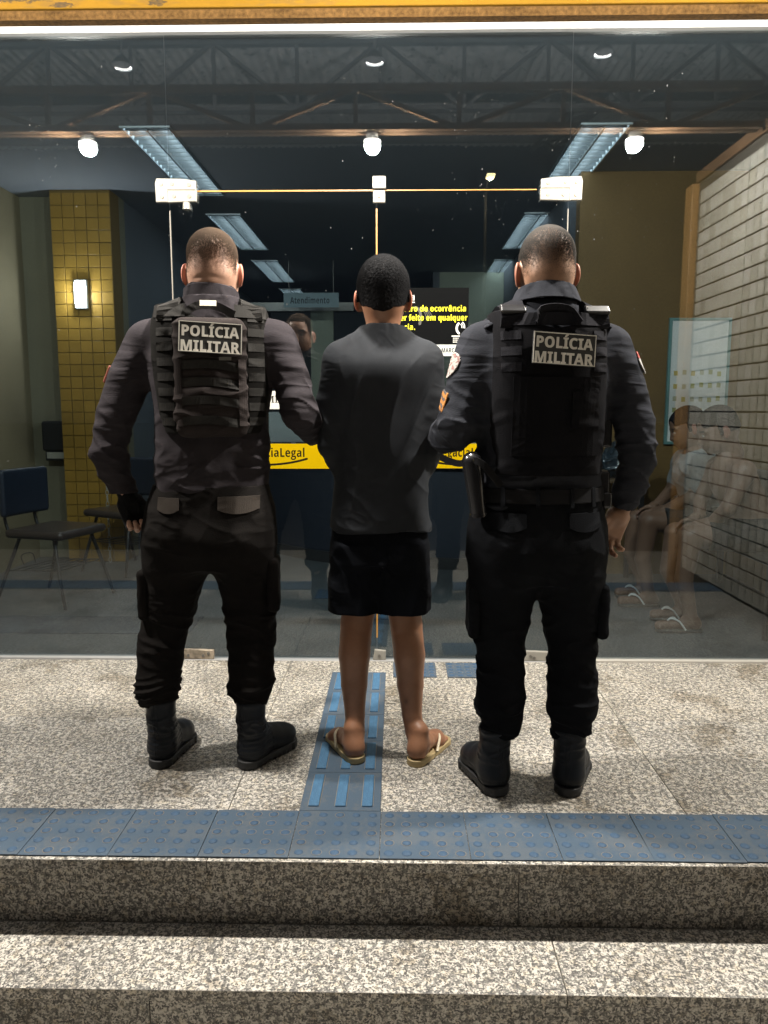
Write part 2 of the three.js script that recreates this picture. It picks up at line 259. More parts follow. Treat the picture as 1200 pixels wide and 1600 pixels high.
// ------------------------------------------------------------------ ground, steps, landing
const ground = part('ground', mbox(-60, 60, -0.55, -0.41, 1.9, 90), asphalt); ground.userData = { kind: 'structure' };
const pave = struct('pavement'); { const R = rng(5); for (let i = -6; i < 6; i++) for (let j = 0; j < 4; j++) part('paving_slab', mbox(i * 0.8 + 0.003, i * 0.8 + 0.797, -0.45, -0.40 + R() * 0.002, 1.936 + j * 0.8, 2.73 + j * 0.8, 0.004, [R() * 3, R() * 3]), concrete, pave); }
const landing = struct('landing'); {
  const R = rng(7), xs = [-5.0, -3.35, -1.93, -0.52, 0.88, 2.195], zs = [0.035, 0.745, 1.724];
  for (let i = 0; i < xs.length - 1; i++) for (let j = 0; j < 2; j++) part('granite_slab', mbox(xs[i] + 0.0008, xs[i + 1] - 0.0008, -0.03, R() * 0.0006, zs[j] + 0.0008, zs[j + 1] - 0.0008, 0.0025, [R() * 4, R() * 4]), graniteKinds[Math.floor(R() * 4)], landing);
  const rx = [-5, -3.1, -1.2, 0.335, 1.9, 3.6]; for (let i = 0; i < rx.length - 1; i++) part('granite_riser', mbox(rx[i] + 0.0012, rx[i + 1] - 0.0012, -0.2, -0.0302, 1.66, 1.699, 0, [R() * 4, R() * 4]), graniteKinds[Math.floor(R() * 4)], landing);
  part('bedding', mbox(-5, 2.195, -0.42, -0.032, -0.02, 1.655), concrete, landing);
}
const steps = struct('lower_step'); {
  const R = rng(9), tx = [-5, -3.2, -1.5, 0.418, 2.1, 3.6]; for (let i = 0; i < tx.length - 1; i++) part('granite_slab', mbox(tx[i] + 0.001, tx[i + 1] - 0.001, -0.232, -0.2005 + R() * 0.0004, 1.6995, 1.951, 0.0025, [R() * 4, R() * 4]), graniteKinds[Math.floor(R() * 4)], steps);
  const rx = [-5, -2.9, -0.62, 0.9, 3.6]; for (let i = 0; i < rx.length - 1; i++) part('granite_riser', mbox(rx[i] + 0.0012, rx[i + 1] - 0.0012, -0.41, -0.2325, 1.90, 1.93, 0, [R() * 4, R() * 4]), graniteKinds[Math.floor(R() * 4)], steps);
}
// tactile paving: warning tiles with domes, guiding tiles with bars
const dome = new THREE.SphereGeometry(0.0145, 12, 4, 0, 6.2832, 0, 1.25).scale(1, 0.33, 1).translate(0, -0.0012, 0);
const dustRing = new THREE.RingGeometry(0.0138, 0.0152, 14).rotateX(-Math.PI / 2);
function tactileTile(parent, x, z, kind, w = 0.248, turn = 0, seed = 1) {
  const R = rng(seed), t = new THREE.Group(); t.name = kind === 'bar' ? 'guide_tile' : 'warning_tile'; parent.add(t); t.position.set(x, 0, z); t.rotation.y = turn;
  const y = 0.0045 + R() * 0.001; part('rubber_sheet', mbox(-w / 2, w / 2, 0.0002, y, -w / 2, w / 2, 0.0015, [R() * 3, R() * 3]), rubberMat, t);
  const raised = [], dust = [];
  if (kind === 'dot') {
    for (let i = 0; i < 5; i++) for (let j = 0; j < 5; j++) { const px = (i - 2) * w / 5, pz = (j - 2) * w / 5, s = 0.9 + R() * 0.15; raised.push(dome.clone().scale(s, 0.75 + R() * 0.4, s).translate(px, y, pz)); if (R() < 0.45) dust.push(dustRing.clone().translate(px, y + 0.0006, pz)); }
    part('raised_dots', raised, rubberDot, t);
  } else {
    for (let i = -1; i <= 1; i++) { raised.push(rbox(0.034, 0.008, 0.205, 0.0038, i * 0.083, y + 0.001, 0)); for (const s of [-1, 1]) dust.push(box(0.0018, 0.0004, 0.2, i * 0.083 + s * 0.0178, y + 0.0006, 0)); }
    part('raised_bars', raised, rubberBar, t);
  }
  if (dust.length) part('dust_line', dust, dustLine, t);
}
const warn = struct('tactile_warning_strip'); for (let i = -15; i < 9; i++) tactileTile(warn, -0.0485 + (i + 0.5) * 0.25 , 1.5855 + Math.sin(i * 3.1) * 0.0008, 'dot', 0.2485, Math.sin(i * 7.3) * 0.003 + (i > 2 ? -0.012 : 0), 100 + i);
const guide = struct('tactile_guide_path'); for (let i = 0; i < 5; i++) tactileTile(guide, -0.176 - i * 0.0008, 1.335 - i * 0.2505, 'bar', 0.249, 0, 200 + i);
const sillTiles = struct('door_tactile_strip'); for (let i = 0; i < 2; i++) tactileTile(sillTiles, 0.08 + i * 0.2505, 0.165, 'dot', 0.2, 0, 300 + i);
// metal threshold along the glass
const sill = struct('threshold'); for (const [a, b] of [[-2.98, -1.05], [-1.048, 0.77], [0.772, 2.195]]) part('floor_channel', mbox(a, b, -0.02, a === -1.048 ? 0.001 : 0.009, -0.02, 0.034, 0.001), a > 0 ? aluDull : alu, sill);

// ------------------------------------------------------------------ facade above the glass, porch roof, side wall
const facade = thing('station_facade', 'ochre facade with a stained yellow beam above the glass front', 'building'); {
  part('beam', mbox(-5, 2.2, 2.945, 3.3, -0.2, 0.10, 0.006, [-1.4, 3.1225]), beamMat, facade);
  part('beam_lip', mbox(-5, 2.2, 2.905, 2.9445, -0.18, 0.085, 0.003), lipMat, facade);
  part('upper_wall', mbox(-5, 2.2, 3.3, 4.38, -0.2, 0.06), wallOchre, facade);
  part('side_wall', mbox(-5, -2.985, -0.05, 2.9045, -0.2, 0.03), wallOchre, facade);
  part('head_channel', mbox(-2.984, 2.195, 2.876, 2.9045, -0.02, 0.034, 0.002), alu, facade);
}
const sideWall = thing('tiled_side_wall', 'white tiled porch wall mirrored in the glass beside the seated people', 'wall'); {
  part('core', mbox(2.212, 2.42, -0.42, 2.87, 0.0, 2.30), grout, sideWall);
  const R = rng(21), s = 0.1, g = new RoundedBoxGeometry(0.014, s - 0.011, s - 0.012, 1, 0.0025), rest = [];
  for (let j = 0; j < 28; j++) for (let i = 0; i < 22; i++) {
    const y = 0.055 + j * s, z = 0.055 + i * s + 0.045, x = 2.208 + R() * 0.002;
    if (i >= 11 && j * 11 + (i - 11) < 300) { const m = part('tile', g, tileWhite[Math.floor(R() * 4)], sideWall); m.position.set(x, y, z); m.rotation.set(0, (R() - 0.5) * 0.012, (R() - 0.5) * 0.012); }
    else rest.push(g.clone().translate(x, y, z));
  }
  part('tile_field', rest, tileWhite[1], sideWall).userData.kind = 'stuff';
  part('top_beam', mbox(2.19, 2.44, 2.871, 2.945, 0.11, 2.32, 0.006), trussPaint, sideWall);
  part('end_pilaster', mbox(2.16, 2.44, -0.42, 2.868, 2.302, 2.44, 0.006), orangePaint, sideWall);
}
const roof = thing('porch_roof', 'corrugated metal porch roof mirrored in the upper glass', 'roof'); {
  const sheets = 7; for (let i = 0; i < sheets; i++) {
    const g = new THREE.PlaneGeometry(1.62, 6.6, 54, 2), p = g.attributes.position, uv = g.attributes.uv;
    for (let k = 0; k < p.count; k++) { const x = p.getX(k); p.setZ(k, 0.014 * Math.sin(x * 2 * Math.PI / 0.09)); uv.setXY(k, x + i * 1.6, p.getY(k)); }
    g.computeVertexNormals(); g.rotateX(-Math.PI / 2).rotateX(-0.02); g.translate(-4.8 + i * 1.6, 4.42 + (i % 2) * 0.012, 3.2);
    const m = part('roof_sheet', g, roofSheet, roof); m.material.side = THREE.DoubleSide;
  }
  for (let k = 0; k < 5; k++) part('purlin', bar([-5.4, 4.36 + 0.02 * k, 0.9 + k * 1.3], [5.6, 4.36 + 0.02 * k, 0.9 + k * 1.3], 0.05, 0.08), trussDark, roof);
  for (const x of [-5.2, 5.2]) part('steel_post', mbox(x - 0.06, x + 0.06, -0.41, 4.35, 6.1, 6.22), trussDark, roof);
}
function truss(label, z, x0, x1, yb, yt, step, mat, w) {
  const t = thing('roof_truss', label, 'truss', [0, 0, z]); part('bottom_chord', [bar([x0, yb, -0.03], [x1, yb, -0.03], w * 0.8), bar([x0, yb, 0.03], [x1, yb, 0.03], w * 0.8)], mat, t);
  part('top_chord', bar([x0, yt, 0], [x1, yt, 0], w), mat, t); let up = true;
  for (let x = x0; x < x1 - 0.01; x += step) { part('post', bar([x, yb, 0], [x, yt, 0], w * 0.6), mat, t); part('diagonal', up ? bar([x, yb, 0], [x + step, yt, 0], w * 0.6) : bar([x, yt, 0], [x + step, yb, 0], w * 0.6), mat, t); up = !up; }
  return t;
}
truss('brown steel truss carrying the three porch floodlights', 1.22, -4.6, 2.15, 2.89, 3.12, 0.62, trussPaint, 0.045);
truss('dark steel truss under the outer part of the porch roof', 3.4, -5.2, 5.2, 3.80, 4.35, 0.72, trussDark, 0.05);
{ const t = thing('roof_truss', 'dark steel cross truss running out from the porch truss', 'truss', [1.72, 0, 0]);
  for (const x of [-0.11, 0.11]) part('chord', bar([x, 3.88, 3.4], [x, 4.34, 6.2], 0.045), trussDark, t);
  for (let k = 0; k < 5; k++) part('brace', bar([k % 2 ? 0.11 : -0.11, 3.88 + 0.08 * k, 3.45 + k * 0.5], [k % 2 ? -0.11 : 0.11, 3.96 + 0.08 * k, 3.95 + k * 0.5], 0.03), trussDark, t); }
// floodlights
const lensGlow = new THREE.MeshStandardMaterial({ color: rgb(0.9, 0.9, 0.88), roughness: 0.4, emissive: rgb(1, 0.97, 0.9), emissiveIntensity: 26 });
const lampWhere = ['over the bearded-grey paving on the left', 'over the middle', 'beside the tiled side wall'];
LAMPS.forEach(([x, y, z], i) => {
  const t = thing('porch_light', ['round porch floodlight nearest the end of the truss away from the tiled wall', 'round porch floodlight in the middle of the brown truss', 'round porch floodlight on the truss beside the tiled wall'][i], 'lamp', [x, y, z], 'round floodlights under the porch truss');
  part('mounting_plate', new THREE.CylinderGeometry(0.034, 0.040, 0.04, 28).translate(0, 0.058, 0), whitePaint, t);
  part('lamp_lens', new THREE.SphereGeometry(0.053, 24, 12, 0, Math.PI * 2, Math.PI / 2, Math.PI / 2).scale(1, 0.85, 1).translate(0, 0.037, 0), lensGlow, t);
  const L = new THREE.PointLight(LAMP_COLOR, LAMP_CD, 0, 2); L.position.set(0, 0.012, 0); L.castShadow = true; L.shadow.radius = 2.4; L.shadow.mapSize.set(2048, 2048); t.add(L);
});
// small hooded lamps higher under the roof: only the rim of the bowl shows its light
const bowlGlow = new THREE.MeshStandardMaterial({ color: rgb(0.8, 0.8, 0.8), roughness: 0.5, emissive: rgb(1, 0.98, 0.95), emissiveIntensity: 12, side: THREE.DoubleSide });
[[-1.99, 3.68], [-0.175, 3.70], [1.45, 3.74]].forEach(([x, y], i) => {
  const t = thing('hooded_lamp', ['small hooded roof lamp above the floodlight farthest from the tiled wall', 'small hooded roof lamp above the middle floodlight', 'small hooded roof lamp above the floodlight by the tiled wall'][i], 'lamp', [x, y, 2.2], 'small hooded lamps under the roof');
  part('rod', rod([0, 0.03, 0], [0, 0.64, 0], 0.008), trussDark, t);
  part('hood', new THREE.CylinderGeometry(0.03, 0.075, 0.06, 20, 1, true).translate(0, 0.02, 0), trussDark, t).material.side = THREE.DoubleSide;
  part('lamp_rim', new THREE.TorusGeometry(0.062, 0.007, 8, 24, 2.2).rotateX(Math.PI / 2).rotateY(1.1 - Math.PI / 2).translate(0, -0.014, 0), bowlGlow, t);
});
// a street lamp across the road, mirrored in the glass
{ const t = thing('street_lamp', 'yellowish street lamp on a tall pole across the road', 'street lamp', [2.66, -0.41, 21]);
  part('pole', rod([0, 0, 0], [0, 8.2, 0], 0.09, 0.05), trussDark, t); part('arm', tube([[0, 8.1, 0], [0, 8.4, -0.5], [0, 8.42, -1.1]], 0.035), trussDark, t);
  part('lamp_head', rbox(0.3, 0.12, 0.6, 0.05, 0, 8.42, -1.2), trussDark, t);
  part('lamp_glow', rbox(0.24, 0.05, 0.44, 0.02, 0, 8.335, -1.2), new THREE.MeshStandardMaterial({ color: rgb(0.8, 0.7, 0.4), emissive: rgb(1, 0.8, 0.35), emissiveIntensity: 14 }), t);
  const L = new THREE.PointLight(rgb(1, 0.8, 0.45), 30, 0, 2); L.position.set(0, 8.335, -1.2); L.castShadow = true; L.shadow.radius = 5; t.add(L); }
// ------------------------------------------------------------------ glass front
function pane(name, label, x0, x1, y0, y1) { const t = thing(name, label, name === 'glass_door' ? 'door' : 'window', [(x0 + x1) / 2, 0, 0]); part('pane', box(x1 - x0, y1 - y0, 0.01, 0, (y0 + y1) / 2, 0), glassMat, t); return t; }
const sideL = pane('glass_panel', 'tall fixed glass panel in front of the blue chair', -2.98, -1.0535, 0.009, 2.876);
const sideR = pane('glass_panel', 'tall fixed glass panel in front of the seated people', 0.7735, 2.195, 0.009, 2.876);
const transom = pane('glass_panel', 'wide fixed glass panel above the double doors', -1.0495, 0.7695, 2.214, 2.876);
const doorL = pane('glass_door', 'glass door leaf with the yellow band behind the officer wearing the backpack pouch', -1.0475, -0.105, 0.012, 2.206);
const doorR = pane('glass_door', 'glass door leaf with the black notice and yellow band', -0.097, 0.7675, 0.012, 2.206);
// L-shaped corner fittings: upper piece on the transom and side panel, lower piece on the door
function bolts(list, z, parent, mat = boltMat) { for (const [x, y, r] of list) part('bolt', new THREE.CylinderGeometry(r, r, 0.006, 14).rotateX(Math.PI / 2).translate(x, y, z), mat, parent); }
function shapeGeo(pts, d, bevel = 0.004) { const s = new THREE.Shape(pts.map(p => new THREE.Vector2(...p))); return new THREE.ExtrudeGeometry(s, { depth: d, bevelEnabled: true, bevelSize: bevel, bevelThickness: bevel, bevelSegments: 2 }); }
function cornerFit(side, xj, label) {       // side -1: joint at left of the door, +1: at right
  const t = thing('corner_fitting', label, 'fitting', [xj, 2.21, 0]), s = side;
  for (const f of [1, -1]) {
    const g = shapeGeo([[s * 0.052, -0.048], [s * 0.005, -0.048], [s * 0.005, 0.004], [-s * 0.125, 0.004], [-s * 0.125, 0.038], [-s * 0.06, 0.046], [s * 0.048, 0.048], [s * 0.054, 0.03]].map(p => s < 0 ? p : p).sort(() => 0), 0.012); if (f < 0) g.rotateY(Math.PI).scale(-1, 1, 1).translate(0, 0, 0);
    g.translate(0, 0, f > 0 ? 0.0095 : -0.0215 - 0); if (f > 0) part('upper_plate', g, fittingMat, t);
  }
  const d = part('door_plate', shapeGeo([[-s * 0.003, -0.050], [-s * 0.126, -0.046], [-s * 0.128, -0.004], [-s * 0.003, -0.004]], 0.012), fittingMat, t); d.position.z = 0.0095;
  bolts([[s * 0.028, -0.03, 0.0085], [s * 0.03, 0.026, 0.0085], [-s * 0.02, 0.027, 0.0085], [-s * 0.098, 0.022, 0.0085], [-s * 0.028, -0.027, 0.0085], [-s * 0.098, -0.027, 0.0085]], 0.026, t, fittingWorn);
  if (s < 0) part('lock_stub', new THREE.CylinderGeometry(0.016, 0.018, 0.03, 16).translate(0.082, -0.068, 0.016), fittingMat, t);
}
cornerFit(-1, -1.0515, 'cream corner fitting with a stub below, above the officer with the pouch');
cornerFit(1, 0.7715, 'cream corner fitting above the officer with the plain vest');
{ const t = thing('centre_clip', 'small cream glass clip above the middle of the double doors', 'fitting', [-0.089, 2.21, 0]);
  part('upper_plate', rbox(0.062, 0.056, 0.014, 0.006, 0, 0.031, 0.0165), fittingMat, t); part('lower_plate', rbox(0.056, 0.056, 0.014, 0.006, 0, -0.031, 0.0165), fittingMat, t); bolts([[0, 0.034, 0.008], [0, -0.03, 0.008]], 0.026, t, fittingWorn); }
function footFit(label, x0, x1, h, mat, bl) { const t = thing('foot_fitting', label, 'fitting', [(x0 + x1) / 2, 0.0012, 0]); const w = x1 - x0; part('plate', shapeGeo([[-w / 2 + 0.004, 0.004], [w / 2 - 0.004, 0.004], [w / 2 - 0.004, h - 0.008], [-w / 2 + 0.012, h - 0.003]], 0.014), mat, t).position.z = 0.008; bolts(bl.map(([a, b]) => [a * w / 2, b * h, 0.0075]), 0.027, t); return t; }
footFit('worn rusty floor fitting behind the legs of the officer with the pouch', -1.062, -0.905, 0.05, fittingWorn, [[-0.6, 0.42], [0.35, 0.4], [0.68, 0.6]]);
footFit('small white floor fitting between the legs of the man in shorts', -0.121, -0.058, 0.052, fittingMat, [[0, 0.45]]);
footFit('long cream floor fitting behind the legs of the officer with the plain vest', 0.618, 0.758, 0.05, fittingMat, [[-0.55, 0.5], [-0.3, 0.35], [0.6, 0.4]]);
// seals along the glass edges
part('transom_seal', box(0.84, 0.0062, 0.012, -0.085 - 0.42, 0, 0), sealAmber, doorL).position.set(0.5763 - 0.005, 2.2096, 0);
part('edge_seal', box(0.0065, 2.02, 0.012, 0, 0, 0), sealAmber, doorL).position.set(0.4755, 1.12, 0);
part('transom_seal', box(0.70, 0.004, 0.012, 0, 0, 0), sealAmber, doorR).position.set(-0.06, 2.2096, 0);
part('joint_seal', box(0.0035, 2.0, 0.011, -0.9648 + 0.0004, 1.1, 0), sealGrey, transom).position.set(0.0532, 0.02, 0);
for (const [o, s] of [[doorL, -1], [doorR, 1]]) part('side_seal', box(0.0045, 2.03, 0.0115, 0, 1.11, 0), sealGrey, o).position.x = s < 0 ? -0.4738 : 0.4352;

// dust and dried splashes on the glass: tiny flecks stuck to its outer face
{ const R = rng(61), fleck = new THREE.MeshStandardMaterial({ color: rgb(0.09, 0.09, 0.09), roughness: 0.9 }), disc = new THREE.CylinderGeometry(1, 1, 0.0006, 6).rotateX(Math.PI / 2);
  const cl = [[-1.62, 2.40, 0.07, 0.14, 40], [0.35, 2.35, 0.12, 0.30, 60], [0.95, 2.30, 0.30, 0.35, 60], [1.3, 1.9, 0.6, 0.8, 50], [-0.6, 2.5, 0.9, 0.35, 40], [-1.6, 1.5, 0.5, 1.0, 50], [0.3, 1.95, 0.5, 0.22, 40], [-0.6, 1.95, 0.5, 0.25, 30], [1.3, 0.9, 0.6, 0.8, 30]];
  const by = new Map([[sideL, []], [sideR, []], [transom, []], [doorL, []], [doorR, []]]);
  for (const [cx, cy, w, h, n] of cl) for (let i = 0; i < n; i++) { const x = cx + (R() - 0.5) * 2 * w, y = cy + (R() - 0.5) * 2 * h, r = 0.0005 + R() * R() * 0.0016, o = x < -1.0536 ? sideL : x > 0.7736 ? sideR : y > 2.215 ? transom : x < -0.106 ? doorL : doorR; if (y > 2.86 || y < 0.05 || (y > 2.195 && y < 2.225)) continue; by.get(o).push(disc.clone().scale(r, r * (1 + R() * 1.5), 1).translate(x - o.position.x, y, 0.0054)); }
  for (const [o, g] of by) if (g.length) part('dust_flecks', g, fleck, o).userData.kind = 'stuff'; }
// printed film on the doors
function canvasTex(w, h, draw) { const c = document.createElement('canvas'); c.width = w; c.height = h; draw(c.getContext('2d'), w, h); const t = new THREE.CanvasTexture(c); t.colorSpace = THREE.SRGBColorSpace; t.anisotropy = 8; return t; }
const bandTex = canvasTex(1024, 132, (g, w, h) => {
  g.fillStyle = '#b09200'; g.fillRect(0, 0, w, h); g.fillStyle = '#1d1a10'; g.textAlign = 'center'; g.textBaseline = 'alphabetic'; g.font = '600 64px sans-serif';
  g.save(); g.translate(w * 0.455, 70); g.scale(0.84, 1); g.fillText('DelegaciaLegal', 0, 0); g.restore();
  g.lineWidth = 11; g.strokeStyle = '#1d1a10'; g.lineCap = 'round'; g.beginPath(); g.moveTo(w * 0.27, 92); g.quadraticCurveTo(w * 0.47, 136, w * 0.652, 80); g.stroke();
  g.font = '15px sans-serif'; g.fillStyle = '#6a5a10'; 
});
function film(name, tex, w, h, x, y, parent, label) { const m = part(name, new THREE.BoxGeometry(w, h, 0.0006), [0, 0, 0, 0, 0, 0].map((_, i) => i === 4 ? phys(rgb(0.68, 0.68, 0.68), 0.75, { map: tex, specularIntensity: 0.06 }) : std(rgb(0.3, 0.3, 0.28), 0.6)), parent); m.position.set(x - parent.position.x, y, 0.0056); if (label) m.userData.label = label; return m; }
film('printed_band', bandTex, 0.926, 0.119, -0.576, 1.0, doorL, 'yellow band lettered DelegaciaLegal');
film('printed_band', bandTex, 0.848, 0.117, 0.335, 1.002, doorR, 'yellow band lettered DelegaciaLegal');
const noticeTex = canvasTex(900, 520, (g, w, h) => {
  g.fillStyle = '#0d0e0f'; g.fillRect(0, 0, w, h);
  g.strokeStyle = '#5d5d58'; g.lineWidth = 26; g.lineCap = 'round';       // faded swoosh emblem behind the lettering
  g.beginPath(); g.moveTo(392, 180); g.quadraticCurveTo(470, 190, 440, 330); g.stroke(); g.lineWidth = 7; for (let i = 0; i < 4; i++) { g.beginPath(); g.moveTo(440 + i * 14, 180); g.quadraticCurveTo(500 + i * 16, 220, 505 + i * 16, 300 - i * 12); g.stroke(); }
  g.fillStyle = '#f2f2ee'; g.font = '700 66px sans-serif'; g.textAlign = 'right'; g.save(); g.translate(392, 116); g.scale(0.8, 1); g.fillText('Polícia Civil', 0, 0); g.restore(); g.fillRect(120, 128, 272, 8);
  g.fillStyle = '#f4ea3c'; g.font = '700 76px sans-serif'; const L = (s, x, y, sx, al) => { g.save(); g.textAlign = al; g.translate(x, y); g.scale(sx, 1); g.fillText(s, 0, 0); g.restore(); };
  L('O registro de ocorrência', 880, 216, 0.88, 'right'); L('pode ser feito em qualquer', 890, 300, 0.84, 'right'); L('delegacia.', 400, 386, 0.88, 'right');
  g.strokeStyle = '#f2f2ee'; g.lineWidth = 20; g.beginPath(); g.arc(852, 372, 62, 2.3, 3.9); g.stroke(); g.lineWidth = 6; for (let i = 1; i < 4; i++) { g.beginPath(); g.arc(800 + 8, 360, 16 + i * 14, -0.9, 0.2); g.stroke(); }
  g.fillStyle = '#f2f2ee'; g.fillRect(742, 440, 134, 8); g.fillStyle = '#c9c9c4'; for (let r = 0; r < 3; r++) for (let i = 0; i < 8; i++) g.fillRect(756 + i * 14, 458 + r * 18, 11, 11);
});
film('black_notice', noticeTex, 0.442, 0.256, 0.104, 1.650, doorR, 'black notice with yellow lettering about crime reports');
const hourTex = canvasTex(640, 80, (g, w, h) => { g.fillStyle = '#c4c6c2'; g.fillRect(0, 0, w, h); g.fillStyle = '#16181a'; g.font = '800 44px sans-serif'; g.textAlign = 'right'; g.save(); g.translate(612, 56); g.scale(0.72, 1); g.fillText('com HORA MARCADA', 0, 0); g.restore(); });
film('white_strip_notice', hourTex, 0.442, 0.052, 0.104, 1.4945, doorR, 'white strip notice reading HORA MARCADA');
const mpTex = canvasTex(256, 160, (g, w, h) => { g.fillStyle = '#c9c7c1'; g.fillRect(0, 0, w, h); g.fillStyle = '#22221f'; g.font = '700 84px serif'; g.textAlign = 'center'; g.fillText('MP', 116, 104); });
film('white_sticker', mpTex, 0.13, 0.085, -0.585, 1.265, doorL, 'white sticker lettered MP');

// ------------------------------------------------------------------ interior
const room = struct('interior_room'); {
  part('interior_floor', mbox(-3, 2.6, -0.03, 0.0, -10, -0.021), floorIn, room);
  for (const [a, b] of [[-3.2, -1.6508], [-1.3492, 1.0622], [1.3638, 2.6]]) part('ceiling', mbox(a, b, 2.878, 2.903, -10, -0.022), ceilMat, room);
  for (const [x, n] of [[-1.5, 4], [1.213, 3]]) { part('ceiling', mbox(x - 0.1508, x + 0.1508, 2.878, 2.903, -1.095, -0.022), ceilMat, room); for (let k = 0; k < n; k++) part('ceiling', mbox(x - 0.1508, x + 0.1508, 2.878, 2.903, k === n - 1 ? -10 : -1.83 - (k + 1) * 2.05 + 0.735, -1.83 - k * 2.05 - 0.735), ceilMat, room); }
  part('side_wall', mbox(-3.12, -2.985, 0.0, 2.877, -2.6, -0.021), wallTan, room);
  part('recess_wall', mbox(-3.12, -2.2, 0.0, 2.877, -2.72, -2.6), wallOlive, room);
  part('corridor_wall', mbox(-2.32, -2.2, 0.0, 2.877, -9.9, -2.72), wallDark, room);
  part('back_wall', mbox(-2.2, 2.45, 0.0, 2.877, -10, -9.9), wallDark, room);
  part('side_wall', mbox(2.45, 2.6, 0.0, 2.877, -9.9, -0.021), wallOchre, room);
  part('ochre_partition', mbox(1.28, 2.449, 0.0, 2.877, -2.14, -2.02), wallOchre, room);
  part('door_header', mbox(1.28, 1.38, 0.0, 2.877, -6.0, -2.142), wallDark, room);
  part('green_partition', mbox(0.5, 1.28, 0.0, 2.877, -6.1, -6.0), wallGreen, room);
  part('partition_return', mbox(0.42, 0.5, 0.0, 2.877, -9.9, -6.0), wallDark, room);
  part('pier', mbox(-1.08, -0.80, 0.0, 2.42, -6.1, -6.0), wallGreen, room);
  part('header_beam', mbox(-2.19, -0.55, 2.42, 2.52, -6.12, -5.98), aluDull, room);
}
{ const c = thing('tiled_pillar', 'yellow tiled pillar behind the glass near the blue chair', 'pillar'); part('core', mbox(-2.66, -2.2, 0, 2.877, -2.598, -2.412), groutY, c); const R = rng(31), s = 0.092, g = new RoundedBoxGeometry(s - 0.005, s - 0.005, 0.012, 1, 0.002);
  for (let j = 0; j < 31; j++) for (let i = 0; i < 5; i++) { const m = part('tile', g, tileYellow[Math.floor(R() * 3)], c); m.position.set(-2.66 + (i + 0.5) * s, (j + 0.5) * s + 0.004, -2.409 + R() * 0.0015); } }
{ const t = struct('indoor_tactile_path'); for (let i = 0; i < 4; i++) tactileTile(t, -0.168, -0.83 - i * 0.2505, 'bar', 0.249, 0, 400 + i); tactileTile(t, -0.4185, -1.3315, 'dot', 0.249, 0, 410); const cp = part('carpet_runner', mbox(-2.7, -1.15, 0.0002, 0.004, -0.75, -0.40), carpetTile); cp.userData = { label: 'dark blue runner mat behind the glass by the chair', category: 'mat' }; }
// louvred ceiling lights
const louvreMat = std(rgb(0.40, 0.43, 0.44), 0.4, { metalness: 0.6 }), reflMat = std(rgb(0.55, 0.60, 0.62), 0.3, { metalness: 0.85 });
const tubeMat = new THREE.MeshStandardMaterial({ color: rgb(0.6, 0.62, 0.62), roughness: 0.4, emissive: rgb(0.86, 0.96, 1.0), emissiveIntensity: 9 });
const bladeGeo = box(0.262, 0.034, 0.008), fixOrd = ['nearest the glass', 'second from the glass', 'third from the glass', 'fourth from the glass'];
for (const [x, side] of [[-1.5, 'above the counter end near the tiled pillar'], [1.213, 'on the ochre wall side']]) for (let k = 0; k < 4; k++) {
  if (x > 0 && k === 3) continue;
  const t = thing('ceiling_light', `louvred ceiling light ${fixOrd[k]} in the row ${x < 0 ? 'toward the tiled pillar' : 'toward the ochre wall'}`, 'ceiling light', [x, 2.874, -1.83 - k * 2.05], 'louvred ceiling lights');
  part('housing', [box(0.30, 0.012, 1.466, 0, 0.078, 0), box(0.012, 0.085, 1.466, -0.144, 0.036, 0), box(0.012, 0.085, 1.466, 0.144, 0.036, 0), box(0.276, 0.085, 0.012, 0, 0.036, 0.727), box(0.276, 0.085, 0.012, 0, 0.036, -0.727)], reflMat, t);
  part('centre_spine', box(0.012, 0.04, 1.39, 0, 0.012, 0), louvreMat, t);
  for (const sx of [-0.07, 0.07]) part('lamp_tube', rod([sx, 0.045, -0.66], [sx, 0.045, 0.66], 0.013), tubeMat, t);
  for (let b = 0; b < 18; b++) { const m = part('louvre_blade', bladeGeo, louvreMat, t); m.position.set(0, 0.012, -0.68 + b * 0.08); }
  const L = new THREE.RectAreaLight(rgb(0.82, 0.94, 1.0), 2.4, 0.24, 1.3); L.position.set(0, -0.006, 0); L.rotation.x = -Math.PI / 2; t.add(L);
}
// reception counter with a curved front
{ const t = thing('reception_counter', 'dark curved reception counter behind the glass doors', 'counter', [0, 0, 0]);
  const curve = new THREE.CatmullRomCurve3([[-1.75, -3.6], [-1.30, -3.05], [-1.048, -2.786], [-0.547, -2.38], [0.288, -2.147], [0.75, -2.09], [1.22, -2.06]].map(p => new THREE.Vector3(p[0], 0, p[1])));
  const slab = (d0, d1, y0, y1) => { const a = [], pts = curve.getPoints(40); const off = d => pts.map((p, i) => { const q = pts[Math.min(i + 1, 40)].clone().sub(pts[Math.max(i - 1, 0)]).normalize(); return new THREE.Vector2(p.x + q.z * d, -(p.z - q.x * d)); }); const s = new THREE.Shape([...off(d0), ...off(d1).reverse()]); return new THREE.ExtrudeGeometry(s, { depth: y1 - y0, bevelEnabled: false }).rotateX(-Math.PI / 2).translate(0, y0, 0); };
  part('plinth', slab(0.01, 0.5, 0.0, 0.09), std(rgb(0.03, 0.03, 0.032), 0.4), t); part('front_panel', slab(0.03, 0.48, 0.0905, 0.78), std(rgb(0.022, 0.028, 0.042), 0.45), t); part('counter_top', slab(-0.02, 0.5, 0.7805, 0.82), std(rgb(0.05, 0.05, 0.052), 0.3), t); }
